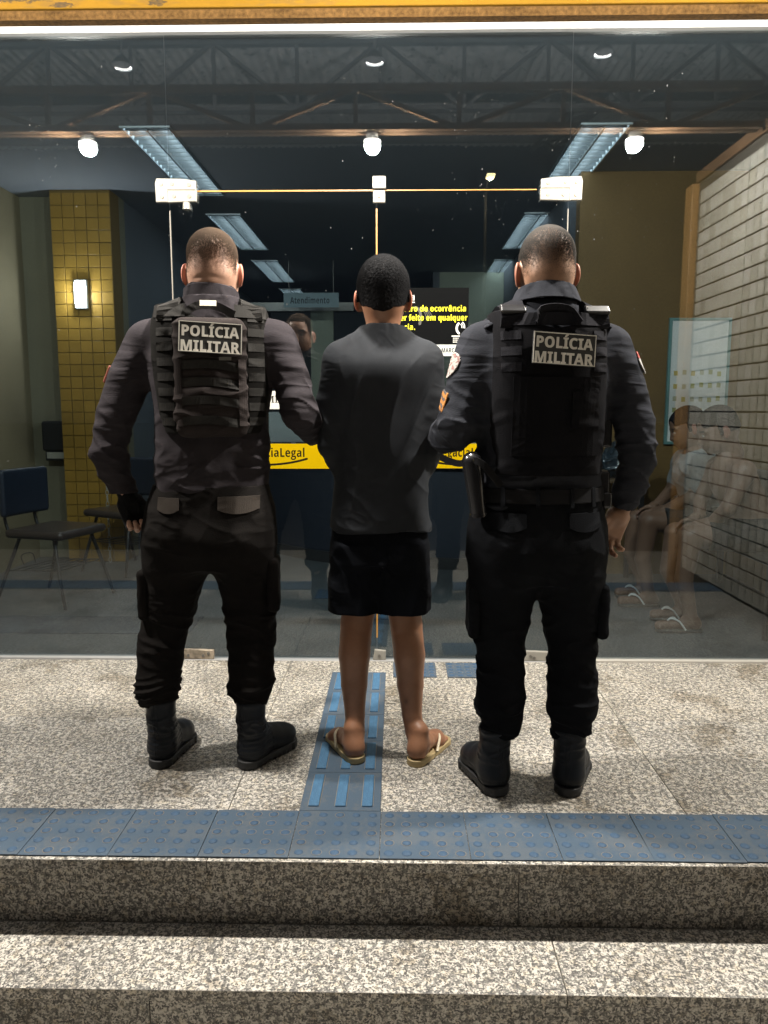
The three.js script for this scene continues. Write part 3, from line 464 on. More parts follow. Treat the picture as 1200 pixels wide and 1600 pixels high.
function monitor(label, x, z, turn) { const t = thing('monitor', label, 'monitor', [x, 0.8215, z]); t.rotation.y = turn; part('stand', [new THREE.CylinderGeometry(0.09, 0.1, 0.012, 20).translate(0, 0.006, 0), box(0.04, 0.12, 0.02, 0, 0.07, 0)], std(rgb(0.35, 0.36, 0.36), 0.5), t); part('casing', rbox(0.42, 0.26, 0.035, 0.008, 0, 0.25, 0), std(rgb(0.30, 0.33, 0.33), 0.5), t); part('rear_badge', new THREE.CylinderGeometry(0.014, 0.014, 0.004, 14).rotateX(Math.PI / 2).translate(0, 0.25, 0.019), blackPlastic, t); }
monitor('grey computer monitor on the counter beside the pale pier', -0.90, -2.95, 0.3); monitor('grey computer monitor on the counter before the green partition', 0.72, -2.36, -0.1);
{ const t = thing('hanging_sign', 'pale hanging sign lettered Atendimento above the counter', 'sign', [-0.98, 2.44, -5.2]); const tex = canvasTex(512, 96, (g, w, h) => { g.fillStyle = '#8fa3aa'; g.fillRect(0, 0, w, h); g.fillStyle = '#2c3a42'; g.font = '600 58px sans-serif'; g.fillText('Atendimento', 60, 70); }); const b = part('sign_board', box(0.62, 0.16, 0.012), [0, 0, 0, 0, 0, 0].map((_, i) => i === 4 ? new THREE.MeshStandardMaterial({ map: tex, roughness: 0.5 }) : aluDull), t); for (const x of [-0.25, 0.25]) part('hanger', rod([x, 0.08, 0], [x, 0.424, 0], 0.004), aluDull, t); }
// blue visitor chairs
const vinyl = phys(rgb(0.014, 0.020, 0.034), 0.42), vinylBrown = phys(rgb(0.05, 0.035, 0.03), 0.3);
function chair(label, x, z, turn) {
  const t = thing('visitor_chair', label, 'chair', [x, 0, z], 'visitor chairs'); t.rotation.y = turn;      // faces +z in its own axes
  part('seat', meshOf(U(0.02, rb([0, 0.455, 0.02], [0.225, 0.028, 0.215], 0.027)), [-0.26, 0.4, -0.24], [0.26, 0.51, 0.27], 0.012), vinylBrown, t);
  part('backrest', meshOf((X, Y, Z) => rb([0, 0.70, -0.235], [0.205, 0.15, 0.024], 0.023)(X, Y, Z + X * X * -0.5), [-0.25, 0.5, -0.35], [0.25, 0.9, -0.1], 0.012), vinyl, t);
  for (const s of [-1, 1]) { part('leg', tube([[s * 0.17, 0.425, 0.14], [s * 0.21, 0.2, 0.2], [s * 0.235, 0.011, 0.25]], 0.0115, 14), blackMetal, t); part('leg', tube([[s * 0.17, 0.425, -0.12], [s * 0.21, 0.2, -0.2], [s * 0.235, 0.011, -0.27]], 0.0115, 14), blackMetal, t); part('back_support', tube([[s * 0.12, 0.43, -0.1], [s * 0.13, 0.44, -0.22], [s * 0.13, 0.52, -0.26], [s * 0.13, 0.66, -0.25]], 0.01, 16), blackMetal, t); }
  const rk = [tube([[-0.2, 0.24, 0.19], [-0.2, 0.22, -0.19]], 0.004, 2, 6), tube([[0.2, 0.24, 0.19], [0.2, 0.22, -0.19]], 0.004, 2, 6)]; for (let i = 0; i < 6; i++) rk.push(tube([[-0.2, 0.235 - i * 0.003, 0.17 - i * 0.068], [0.2, 0.235 - i * 0.003, 0.17 - i * 0.068]], 0.0035, 2, 6)); rk.push(tube([[-0.08, 0.23, -0.18], [-0.08, 0.29, -0.2], [0.02, 0.29, -0.2], [0.02, 0.23, -0.18]], 0.0035, 12, 6)); part('book_rack', rk, blackMetal, t); return t;
}
chair('blue-backed visitor chair with a book rack, seen whole through the glass', -2.20, -1.16, Math.PI / 2 - 0.28);
chair('visitor chair beside the tiled pillar, mostly behind the officer', -2.06, -2.1, -0.5);
{ const t = thing('paper_dispenser', 'black box dispenser with a pale slot on the olive wall', 'dispenser', [-2.745, 0.98, -2.55]); part('casing', rbox(0.23, 0.24, 0.12, 0.02, 0, 0.03, 0.02), blackPlastic, t); part('slot_tray', rbox(0.20, 0.075, 0.09, 0.01, 0, -0.13, 0.015), blackPlastic, t); part('paper_window', box(0.17, 0.05, 0.004, 0, -0.125, 0.062), std(rgb(0.33, 0.31, 0.26), 0.6), t); }
{ const t = thing('wall_light', 'bright white rectangular light fixed to the yellow tiled pillar', 'lamp', [-2.445, 2.10, -2.36]); part('bracket', rbox(0.10, 0.22, 0.03, 0.008, 0, 0, -0.027), whitePaint, t);
  part('lamp_panel', rbox(0.058, 0.16, 0.05, 0.01, 0, 0, 0.02), new THREE.MeshStandardMaterial({ color: rgb(0.9, 0.9, 0.9), emissive: rgb(0.95, 1, 1), emissiveIntensity: 12 }), t); const L = new THREE.PointLight(rgb(0.95, 0.98, 1), 1.1, 0, 2); L.position.set(0, 0, 0.02); L.castShadow = true; t.add(L); }
{ const t = thing('chain', 'hanging steel chain beside the tiled pillar', 'chain', [-2.30, 0.0, -2.34]); for (let i = 0; i < 16; i++) { const m = part('link', new THREE.TorusGeometry(0.016, 0.004, 6, 12).scale(0.7, 1.25, 1), aluDull, t); m.position.y = 0.03 + i * 0.045; m.rotation.y = i % 2 ? Math.PI / 2 : 0; } part('hook', tube([[0, 0.73, -0.05], [0, 0.75, -0.02], [0, 0.74, 0]], 0.005), aluDull, t); }
// notice board with small paper slips
{ const t = thing('notice_board', 'white notice board with a teal frame and small coloured slips', 'notice board', [2.16, 1.42, -2.005]); part('panel', box(0.40, 0.86, 0.012), whitePaint, t); const fm = std(rgb(0.12, 0.24, 0.23), 0.5); part('frame', [box(0.44, 0.02, 0.022, 0, 0.44, 0), box(0.44, 0.02, 0.022, 0, -0.44, 0), box(0.02, 0.86, 0.022, -0.21, 0, 0), box(0.02, 0.86, 0.022, 0.21, 0, 0)], fm, t);
  const R = rng(41), cols = [[0.42, 0.40, 0.14], [0.30, 0.31, 0.13], [0.45, 0.43, 0.3], [0.5, 0.38, 0.12]].map(c => std(rgb(...c), 0.8)), red = std(rgb(0.55, 0.10, 0.07), 0.8);
  for (let i = 0; i < 30; i++) { const m = part('paper_slip', box(0.028, 0.034, 0.001), cols[Math.floor(R() * 4)], t); m.position.set(-0.16 + (i % 6) * 0.062, 0.05 - Math.floor(i / 6) * 0.09 + R() * 0.02, 0.0075); m.rotation.z = (R() - 0.5) * 0.1; }
  for (const [x, y, w] of [[0.0, -0.24, 0.05], [-0.025, -0.33, 0.055]]) part('red_slip', box(w, w * 1.1, 0.001), red, t).position.set(x, y, 0.0088); }
{ const t = thing('waiting_bench', 'dark waiting bench along the ochre wall under the seated people', 'bench', [2.13, 0, -1.05]); part('seat', rbox(0.42, 0.04, 1.7, 0.015, 0, 0.43, 0), std(rgb(0.04, 0.035, 0.03), 0.5), t); for (const z of [-0.7, 0.7]) for (const x of [-0.16, 0.16]) part('leg', box(0.035, 0.41, 0.035, x, 0.205, z), blackMetal, t); part('backrest', rbox(0.03, 0.35, 1.7, 0.012, 0.225, 0.66, 0), std(rgb(0.04, 0.035, 0.03), 0.5), t); for (const z of [-0.7, 0.7]) part('back_post', box(0.03, 0.44, 0.03, 0.225, 0.45, z), blackMetal, t); }
const plasticBag = phys(rgb(0.02, 0.03, 0.04), 0.18);
for (const [l, x, y, z, s] of [['crumpled shiny dark bag on the bench behind the man in white', 1.98, 0.452, -1.66, 1.0], ['crumpled shiny dark bag on the floor table beside the ochre partition', 1.52, 0.752, -1.75, 0.9]]) {
  const t = thing('plastic_bag', l, 'bag', [x, y, z], 'dark plastic bags'); part('bag', meshOf((X, Y, Z) => U(0.06, ell([0, 0.1 * s, 0], [0.14 * s, 0.11 * s, 0.12 * s]), ell([0.03, 0.2 * s, 0], [0.07 * s, 0.07 * s, 0.06 * s]))(X, Y, Z) - 0.02 * ridge(X * 13 + x, Y * 13, Z * 13), [-0.2, -0.02, -0.2], [0.2, 0.32, 0.2], 0.01), plasticBag, t);
}
{ const t = thing('side_table', 'small dark table with a bag on it by the ochre partition', 'table', [1.52, 0, -1.75]); part('table_top', rbox(0.36, 0.03, 0.34, 0.01, 0, 0.735, 0), std(rgb(0.10, 0.06, 0.03), 0.5), t); for (const x of [-0.15, 0.15]) for (const z of [-0.14, 0.14]) part('leg', box(0.03, 0.72, 0.03, x, 0.36, z), blackMetal, t); }
// ------------------------------------------------------------------ people
const weave = dataTex(256, (u, v) => { const s = 0.5 + 0.25 * Math.sin(u * 2 * Math.PI * 64) * Math.sin(v * 2 * Math.PI * 64) + 0.25 * nA(u * 40, v * 40, 40); return [s, s, s]; }, { srgb: false, repeat: [9, 9] });
const creaseMap = dataTex(1024, (u, v) => { const rg = q => { const r = Math.max(0, 1 - Math.abs(q) * 2.0); return r * r * (3 - 2 * r); }, w = nC(u * 4, v * 4, 4) * 0.05, mask = sstep(-0.1, 0.5, nD(u * 5 + 3, v * 5, 5)), h = 0.7 * mask * rg(nA((u + w) * 5, (v - w) * 9, 5, 9)) + 0.25 * mask * rg(nB((u - w) * 12, (v + w) * 20, 12, 20)) + 0.05 * (0.5 + 0.5 * nC(u * 256, v * 256, 256)); return [h, h, h]; }, { srgb: false, repeat: [1.3, 1.3] });
const clothTone = (base, amp, seed) => { const q = pnoise(seed); return dataTex(512, (u, v) => { const s = 1 + amp * (q(u * 7, v * 7, 7) + 0.5 * q(u * 40, v * 40, 40) + 0.5 * q(u * 170, v * 170, 170)); return base.map(c => c * s); }, { repeat: [1.4, 1.4] }); };
const cloth = (base, seed, extra = {}) => phys(0xffffff, 0.88, { specularIntensity: 0.07, map: clothTone(base, 0.16, seed), bumpMap: creaseMap, bumpScale: 0.009, sheen: 0.05, sheenRoughness: 0.5, sheenColor: rgb(0.25, 0.25, 0.27), ...extra });
const shirtA = cloth([0.031, 0.0275, 0.031], 201), shirtB = cloth([0.026, 0.0277, 0.034], 203), trouserA = cloth([0.0100, 0.0090, 0.0086], 205, { sheen: 0.06 }), trouserB = cloth([0.0070, 0.0076, 0.0092], 207, { sheen: 0.06 });
const jersey = phys(0xffffff, 0.7, { specularIntensity: 0.12, bumpMap: creaseMap, bumpScale: 0.0035, map: clothTone([0.024, 0.0262, 0.0305], 0.1, 209), sheen: 0.05, sheenRoughness: 0.35, sheenColor: rgb(0.3, 0.3, 0.32) }), shortsMat = cloth([0.006, 0.0068, 0.009], 211, { sheen: 0.06 });
const vestA = cloth([0.011, 0.0105, 0.010], 213), vestB = cloth([0.0078, 0.0078, 0.0092], 215), webA = cloth([0.026, 0.025, 0.024], 217), webB = cloth([0.015, 0.015, 0.018], 219), pouchA = cloth([0.024, 0.020, 0.0195], 221);
const leather = phys(rgb(0.009, 0.011, 0.015), 0.45, { specularIntensity: 0.45, bumpMap: creaseMap, bumpScale: 0.002 }), soleMat = std(rgb(0.014, 0.015, 0.017), 0.6), gloveMat = cloth([0.012, 0.012, 0.013], 223);
const patchBack = std(rgb(0.022, 0.022, 0.021), 0.7), patchLetter = std(rgb(0.62, 0.59, 0.53), 0.5);
const skinMat = phys(0xffffff, 0.5, { vertexColors: true, sheen: 0.15, sheenColor: rgb(0.5, 0.3, 0.25), clearcoat: 0.05 });

// head in its own axes: ear level at y = 0, face towards -z
function headSdf({ neck = 0.066, jaw = 1, crease = 0, w = 1 } = {}) {
  const ears = [-1, 1].map(s => { const e = ell([s * 0.086 * w, 0.0, 0.010], [0.0085, 0.034, 0.021], s * 0.42), c = ell([s * 0.096 * w, 0.003, -0.004], [0.007, 0.022, 0.012], s * 0.42), lobe = ell([s * 0.081 * w, -0.028, 0.004], [0.008, 0.011, 0.010]), root = cap([s * 0.066 * w, -0.02, 0.012], [s * 0.082 * w, 0.012, 0.012], 0.012, 0.009); return U(0.008, SUB(0.008, e, c), lobe, root); });
  const base = U(0.045, ell([0, 0.046, 0.014], [0.0765 * w, 0.090, 0.098]), ell([0, -0.045, -0.036], [0.060 * jaw, 0.060, 0.064]), ell([0, 0.0, -0.048], [0.061, 0.085, 0.050]), cap([0, -0.03, 0.026], [0, -0.145, 0.042], neck * 0.96, neck * 1.02), ell([0, -0.012, 0.062], [0.055, 0.04, 0.04]));
  const soft = U(0.012, base, cap([0, 0.012, -0.093], [0, -0.026, -0.112], 0.008, 0.012), cap([-0.048, 0.030, -0.080], [0.048, 0.030, -0.080], 0.011), cap([-0.02, -0.060, -0.089], [0.02, -0.060, -0.089], 0.0065), ell([0, -0.092, -0.075], [0.024, 0.017, 0.017]), ...ears);
  const eyes = SUB(0.008, SUB(0.008, soft, ell([-0.031, 0.010, -0.101], [0.015, 0.010, 0.010])), ell([0.031, 0.010, -0.101], [0.015, 0.010, 0.010])), balls = U(0.002, ell([-0.031, 0.010, -0.087], [0.0125, 0.0105, 0.0105]), ell([0.031, 0.010, -0.087], [0.0125, 0.0105, 0.0105]));
  return (x, y, z) => { let d = U(0.003, eyes, balls)(x, y, z); if (crease && z > 0.03) { const t = y + 0.026 + x * x * 2.2, t2 = y + 0.052 + x * x * 1.2; d += (0.0022 * Math.exp(-t * t / 0.00004) + 0.001 * Math.exp(-t2 * t2 / 0.00004)) * crease * sstep(0.06, 0.02, Math.abs(x)); } return d; };
}
const headColor = (skin, dark = [0.03, 0.022, 0.018]) => (x, y, z) => {
  let c = skin; const n = 1 + 0.08 * noise(x * 45, y * 45, z * 45) + 0.05 * noise(x * 140, y * 140, z * 140), ear = sstep(0.078, 0.088, Math.abs(x)) * sstep(0.05, 0.03, Math.abs(y));
  c = [c[0] * (1 + 0.25 * ear) * n, c[1] * (1 - 0.18 * ear) * n, c[2] * (1 - 0.2 * ear) * n];
  if (z < -0.06) { const e = Math.hypot((Math.abs(x) - 0.031) / 0.011, (y - 0.010) / 0.0065); if (e < 1) return Math.hypot((Math.abs(x) - 0.031) / 0.006, (y - 0.010) / 0.006) < 1 ? dark : [0.62, 0.58, 0.54]; if (Math.abs(y - 0.034) < 0.005 && Math.abs(Math.abs(x) - 0.033) < 0.02) return dark; if (Math.abs(y + 0.060) < 0.008 && Math.abs(x) < 0.024) return [c[0] * 0.95, c[1] * 0.7, c[2] * 0.7]; }
  return c;
};
// hand in its own axes: wrist at the origin, fingers along +y, palm towards +z, thumb on +x
function handSdf(curl, spread = 0.06, thumb = [0.5, 0.5]) {
  const parts = [rb([0, 0.048, 0], [0.041, 0.046, 0.0145], 0.014), cap([0, -0.035, 0], [0, 0.02, 0], 0.027, 0.029), cap([0.022, 0.02, 0.006], [0.034, 0.055, 0.008], 0.018, 0.013)];
  const kx = [0.030, 0.010, -0.011, -0.030], ky = [0.090, 0.095, 0.091, 0.083], len = [0.070, 0.078, 0.073, 0.057], fingers = [];
  for (let f = 0; f < 4; f++) { let p = [kx[f], ky[f], 0], a = 0; const out = spread * (1.5 - f), seg = [0.46, 0.31, 0.25], rr = [0.0095, 0.0088, 0.0082, 0.0074]; for (let s = 0; s < 3; s++) { a += curl[f][s]; const l = len[f] * seg[s], q = [p[0] + Math.sin(out) * l * Math.cos(a), p[1] + Math.cos(out) * l * Math.cos(a), p[2] + Math.sin(a) * l]; fingers.push(cap(p, q, rr[s], rr[s + 1])); p = q; } }
  let p = [0.034, 0.03, 0.008]; const dirs = [[0.62, 0.62, 0.35 + thumb[0]], [0.25, 0.8, 0.3 + thumb[1]]], tl = [0.04, 0.034];
  for (let s = 0; s < 2; s++) { const d = dirs[s], m = Math.hypot(...d), q = [p[0] + d[0] / m * tl[s], p[1] + d[1] / m * tl[s], p[2] + d[2] / m * tl[s]]; fingers.push(cap(p, q, 0.0115 - s * 0.001, 0.0105 - s * 0.002)); p = q; }
  return (x, y, z) => { let d = U(0.014, ...parts)(x, y, z); for (const f of fingers) { const e = f(x, y, z), k = 0.006, h = Math.max(k - Math.abs(d - e), 0) / k; d = Math.min(d, e) - h * h * k * 0.25; } return d; };
}
function handGeo(curl, skin, at, xAxis, yAxis, mirror = 1, opts = {}, cut) {      // yAxis: direction of the fingers, xAxis: direction of the thumb side
  const s = handSdf(curl, opts.spread, opts.thumb), f = cut ? cut(s) : s;
  const g = meshOf(f, [-0.075, -0.04, -0.05], [0.11, 0.20, 0.11], 0.0032, { color: opts.color ?? ((x, y, z) => { const n = 1 + 0.1 * noise(x * 60, y * 60, z * 60), tip = sstep(0.1, 0.16, y); return [skin[0] * n * (1 + 0.08 * tip), skin[1] * n * (1 - 0.08 * tip), skin[2] * n * (1 - 0.08 * tip)]; }) });
  const Y = new THREE.Vector3(...yAxis).normalize(), X = new THREE.Vector3(...xAxis); X.addScaledVector(Y, -X.dot(Y)).normalize(); const Z = new THREE.Vector3().crossVectors(X, Y).multiplyScalar(mirror);
  const m = new THREE.Matrix4().makeBasis(X, Y, Z); m.setPosition(...at); g.applyMatrix4(m); if (mirror < 0) { const ix = g.index.array; for (let i = 0; i < ix.length; i += 3) { const t = ix[i]; ix[i] = ix[i + 1]; ix[i + 1] = t; } } return g;
}
const FIST = [[0.9, 1.3, 0.8], [0.95, 1.35, 0.8], [0.95, 1.35, 0.8], [1.0, 1.3, 0.8]], GRIP = [[0.6, 0.9, 0.6], [0.65, 0.9, 0.6], [0.65, 0.9, 0.6], [0.6, 0.9, 0.6]], RELAX = [[0.12, 0.28, 0.2], [0.28, 0.5, 0.3], [0.4, 0.7, 0.4], [0.5, 0.8, 0.4]];
function headGeo(o, skin, at, yaw = 0, tilt = 0) { const g = meshOf(headSdf(o), [-0.115, -0.20, -0.145], [0.115, 0.155, 0.14], 0.0034, { color: headColor(skin, o.dark) }); g.rotateX(tilt).rotateY(yaw).translate(...at); return g; }
// short hair: fine tapered strands growing from the scalp, thinned out where the photograph shows a fade
function strands(o, at, yaw, tilt, count, seed, dens, len, rad, comb = [0, 0, 0], jitter = 0.35) {
  const f = headSdf(o), R = rng(seed), pos = [], nor = [], m = new THREE.Matrix4().makeRotationY(yaw).multiply(new THREE.Matrix4().makeRotationX(tilt)); m.setPosition(...at); const P = new THREE.Vector3(), N = new THREE.Vector3();
  let made = 0, guard = 0; while (made < count && guard++ < count * 14) {
    const a = R() * 6.2832, c = R() * 1.5 - 0.5, s = Math.sqrt(Math.max(0, 1 - c * c)), d = [s * Math.cos(a), c, s * Math.sin(a)]; let t = 0.2, ok = false;
    for (let i = 0; i < 40; i++) { const q = f(d[0] * t, 0.03 + d[1] * t, 0.012 + d[2] * t); if (q < 0.0006) { ok = true; break; } t -= q * 0.8; if (t < 0.03) break; }
    if (!ok) continue; const x = d[0] * t, y = 0.03 + d[1] * t, z = 0.012 + d[2] * t; if (R() > dens(x, y, z)) continue;
    const e = 0.003, n = new THREE.Vector3(f(x + e, y, z) - f(x - e, y, z), f(x, y + e, z) - f(x, y - e, z), f(x, y, z + e) - f(x, y, z - e)).normalize(); if (Math.abs(x) > 0.079) continue;
    const L = len(x, y, z) * (0.75 + R() * 0.5), dir = n.clone().add(new THREE.Vector3(comb[0] + (R() - 0.5) * jitter * 2, comb[1] + (R() - 0.5) * jitter * 2, comb[2] + (R() - 0.5) * jitter * 2)).normalize();
    const u = new THREE.Vector3().crossVectors(dir, Math.abs(dir.y) > 0.9 ? new THREE.Vector3(1, 0, 0) : new THREE.Vector3(0, 1, 0)).normalize(), v = new THREE.Vector3().crossVectors(dir, u), r = rad * (0.8 + R() * 0.5);
    const tip = [x + dir.x * L, y + dir.y * L, z + dir.z * L], ring = [0, 2.094, 4.189].map(q => [x + (u.x * Math.cos(q) + v.x * Math.sin(q)) * r, y + (u.y * Math.cos(q) + v.y * Math.sin(q)) * r, z + (u.z * Math.cos(q) + v.z * Math.sin(q)) * r]);
    for (let k = 0; k < 3; k++) for (const [p, w] of [[ring[k], k], [ring[(k + 1) % 3], (k + 1) % 3], [tip, k]]) { P.set(...p).applyMatrix4(m); pos.push(P.x, P.y, P.z); N.copy(u).multiplyScalar(Math.cos(w * 2.094)).addScaledVector(v, Math.sin(w * 2.094)).add(n).normalize().transformDirection(m); nor.push(N.x, N.y, N.z); }
    made++;
  }
  const g = new THREE.BufferGeometry(); g.setAttribute('position', new THREE.Float32BufferAttribute(pos, 3)); g.setAttribute('normal', new THREE.Float32BufferAttribute(nor, 3)); return g;
}
function bounds(pts, pad) { const lo = [1e9, 1e9, 1e9], hi = [-1e9, -1e9, -1e9]; for (const p of pts) for (let i = 0; i < 3; i++) { lo[i] = Math.min(lo[i], p[i] - (p[3] ?? 0) - pad); hi[i] = Math.max(hi[i], p[i] + (p[3] ?? 0) + pad); } return [lo, hi]; }
const shrink = (c, k, d = 0) => c.map(p => [p[0], p[1], p[2], Math.max(p[3] * k - d, 0.012)]);
// boot in its own axes: heel back at z = 0, toe along -z
function bootGeo(style, shaftTop) {
  const up = U(0.035, cap([0, 0.062, -0.055], [0, shaftTop - 0.01, -0.058], 0.046, 0.050), cap([0, 0.060, -0.06], [0, 0.052, -0.19], 0.044, 0.043), ell([0, 0.045, -0.215], [0.049, 0.042, 0.068]), cap([0, 0.11, -0.085], [0, 0.075, -0.15], 0.034, 0.034));
  const f = (x, y, z) => { let d = up(x, y, z); if (style === 'lace') { d += 0.0022 * sstep(0.3, 1, Math.abs(Math.sin(y * 190 + z * 12))) * (y > 0.035 && y < 0.12 && z > -0.12 ? 1 : 0); d -= 0.006 * ridge(x * 18, y * 40, z * 18 + 4) * sstep(0.1, 0.14, y) * sstep(0.2, 0.16, y); } else { d -= 0.004 * ridge(x * 14, y * 30, z * 14 + 9) * sstep(0.09, 0.12, y); const s = y - 0.052 - 0.1 * Math.max(0, -z - 0.1); d += 0.0015 * Math.exp(-s * s / 0.000006); } d -= 0.003 * Math.exp(-((y - shaftTop + 0.008) ** 2) / 0.00008); return Math.max(d, 0.012 - y, y - shaftTop); };
  const outline = (x, z) => { const t = clamp((-z - 0.045) / 0.17), r = mix(0.041, 0.053, t); return Math.hypot(x, z + 0.045 + t * 0.17) - r - (z < -0.215 ? 0.004 : 0); };
  const sole = (x, y, z) => { const d = outline(x, z), t = y > 0.012 ? 0 : 0.0022 * (Math.sin(z * 260) > 0 ? 1 : 0), e = Math.max(-y, y - 0.03), heel = z < -0.085 && z > -0.125 && y < 0.008 ? 0.01 : -1; return Math.max(d + t - 0.003, e, heel); };
  return { upper: meshOf(f, [-0.075, -0.005, -0.305], [0.075, shaftTop + 0.02, 0.03], 0.0055), sole: meshOf(sole, [-0.075, -0.006, -0.305], [0.075, 0.045, 0.02], 0.005) };
}
function footwear(person, base, name, geo, heel, toe, mats, label) {
  const t = new THREE.Group(); t.name = name; person.add(t); const a = Math.atan2(-(toe[0] - heel[0]), -(toe[1] - heel[1])); t.rotation.y = a; t.position.set(heel[0] - base[0], 0.0012, heel[1] - base[2]);
  part('upper', geo.upper, mats[0], t); part('sole', geo.sole, mats[1], t); return t;
}
function lettering(lines, size, gap, depth, scaleX = 1) { const out = []; lines.forEach((s, i) => { const g = new TextGeometry(s, { font, size, depth, curveSegments: 4, bevelEnabled: true, bevelSize: size * 0.018, bevelThickness: 0.0001, bevelSegments: 1 }); g.computeBoundingBox(); const b = g.boundingBox; g.translate(-(b.max.x + b.min.x) / 2, 0, 0).scale(scaleX, 1, 1).translate(0, -i * gap, 0); out.push(g); }); return merge(out); }
const tri = (g) => g;
function placeOnBack(mesh, sdf, x, y, base, rz = 0, lift = 0, sx = 0.06, sy = 0.03) {      // sits on the back of a form, tilted as the cloth is
  const z = Math.max(surfZ(sdf, x, y), (surfZ(sdf, x - sx, y) + surfZ(sdf, x + sx, y)) / 2), zt = surfZ(sdf, x, y + sy), zb = surfZ(sdf, x, y - sy), zl = surfZ(sdf, x - sx, y), zr = surfZ(sdf, x + sx, y);
  mesh.position.set(x - base[0], y, z + lift - base[2]); mesh.rotation.set(Math.atan2(zt - zb, 2 * sy), Math.atan2(zl - zr, 2 * sx), rz); return mesh;
}
const spin = (f, cx, cz, a) => { const C = Math.cos(a), S = Math.sin(a); return (x, y, z) => { const px = x - cx, pz = z - cz; return f(cx + px * C - pz * S, y, cz + px * S + pz * C); }; };
const ring = (cx, cz, R, t, y0, y1, slope, ex = 1) => (x, y, z) => { const r = Math.hypot((x - cx) / ex, z - cz), yy = y - (z - cz) * slope, w = R + (y - y0) * -0.12; return Math.max(Math.abs(r - w) - t, y0 - yy, yy - y1); };
const R0 = (m, y, a, b) => m * sstep(a, mix(a, b, 0.4), y) * sstep(b, mix(a, b, 0.6), y);
function officer(o) {
  const B = o.base, P = thing('person', o.label, 'person', [B[0], 0, B[2]]); const add = (name, geo, mat, parent = P) => part(name, geo.translate(-B[0], 0, -B[2]), mat, parent);
  const [cx, cz] = o.axis, torso = spin(loft(o.torso), cx, cz, o.twist * 0.6);
  const traps = [o.armL[0], o.armR[0]].map(s => cap([cx, o.neckY - 0.045, cz + 0.012], [mix(cx, s[0], 0.85), s[1] + 0.005, s[2] + 0.005], 0.062, 0.066));
  // skin under the clothes, head and hands: one surface
  const inner = U(0.05, spin(loft(o.torso.map(r => [r[0], r[1], r[2], r[3] - 0.04, r[4] - 0.035])), cx, cz, o.twist * 0.6), chain(shrink(o.armL, 0.6)), chain(shrink(o.armR, 0.6)), chain(shrink(o.legL, 0.62)), chain(shrink(o.legR, 0.62)), cap([cx, o.neckY + 0.02, cz], [cx, o.neckY - 0.1, cz], 0.05, 0.06));
  const bb = bounds([...o.armL, ...o.armR, ...o.legL, ...o.legR, [cx, o.neckY, cz, 0.1]], 0.03); bb[0][1] = 0.02;
  const flat = (x, y, z) => o.skin, body = [meshOf(inner, bb[0], bb[1], 0.014, { color: flat }), headGeo(o.headOpt, o.skin, o.head, o.headYaw, o.headTilt), ...o.hands()];
  add('body', merge(body), skinMat);
  add('hair', strands(o.headOpt, o.head, o.headYaw, o.headTilt, o.hairN, 77 + o.seed, o.hairDens, o.hairLen, o.hairRad, [0, 0.25, 0.35]), o.hairMat);
  // shirt
  const sleeve = U(0.03, chain(o.armL, 0.03), chain(o.armR, 0.03)), shirtBase = U(0.034, torso, ...traps, sleeve), sd = o.seed * 7.3;
  const elbows = [o.armL[o.elL], o.armR[o.elR]];
  const shirt = (x, y, z) => { const d = shirtBase(x, y, z); if (d > 0.05) return d; let e = 0; for (const q of elbows) { const r = Math.hypot(x - q[0], y - q[1], z - q[2]); e = Math.max(e, sstep(0.2, 0.03, r)); }
    const waist = sstep(1.16, 1.08, y), f = 0.0028 * ridge(x * 8 + sd, y * 6, z * 8) + (0.0085 * e) * ridge(x * 10 + sd, y * 19 + x * 7, z * 10) + 0.008 * waist * ridge(x * 4 + sd, y * 20 + noise(x * 7, 3, sd) * 0.8, z * 4);
    const cuff = Math.min(...o.cuffs.map(c => (x - c[0]) * c[3] + (y - c[1]) * c[4] + (z - c[2]) * c[5] + (Math.hypot(x - c[0], y - c[1], z - c[2]) > 0.13 ? 9 : 0)));
    return Math.max(d - f, o.hem - y, -cuff, y - o.neckY - 0.004); };
  const sb = bounds([...o.armL, ...o.armR, [cx, o.neckY + 0.03, cz, 0.14]], 0.03); sb[0][1] = Math.min(o.hem, o.armL.at(-1)[1], o.armR.at(-1)[1]) - 0.05;
  add('shirt', meshOf(shirt, sb[0], sb[1], 0.0065, { uvc: [cx, cz] }), o.shirtMat);
  add('collar', meshOf(o.collar, [cx - 0.13, o.neckY - 0.06, cz - 0.14], [cx + 0.13, o.neckY + 0.1, cz + 0.15], 0.0036, { uvc: [cx, cz] }), o.shirtMat);
  // trousers
  const legs = U(0.03, chain(o.legL, 0.02), chain(o.legR, 0.02)), hips = U(0.06, loft(o.hips, 2.3), legs);
  const trousers = (x, y, z) => { const d = hips(x, y, z); if (d > 0.05) return d; const kn = sstep(0.64, 0.5, y) * sstep(0.30, 0.42, y), bl = sstep(0.36, 0.28, y), seat = sstep(0.6, 0.72, y) * sstep(0.92, 0.8, y), w = noise(x * 6, y * 5, z * 6 + sd) * 0.9;
    const f = 0.0022 * ridge(x * 9, y * 9 + sd, z * 9) + kn * 0.010 * ridge(x * 5 + sd, y * 17 + w + x * 5, z * 5) + bl * 0.012 * ridge(x * 5 + sd, y * 24 + w * 1.5, z * 5 + 3) + seat * 0.004 * ridge(x * 5, y * 13 + x * 6 + sd, z * 5);
    const drop = o.legBottom + 0.012 * noise(x * 20, 2, z * 20); return Math.max(d - f, drop - y, y - o.waistTop); };
  const tb = bounds([...o.legL, ...o.legR], 0.05); tb[1][1] = o.waistTop + 0.03; tb[0][0] -= 0.03; tb[1][0] += 0.03; tb[0][2] = cz - 0.22; tb[1][2] = Math.max(tb[1][2], cz + 0.22);
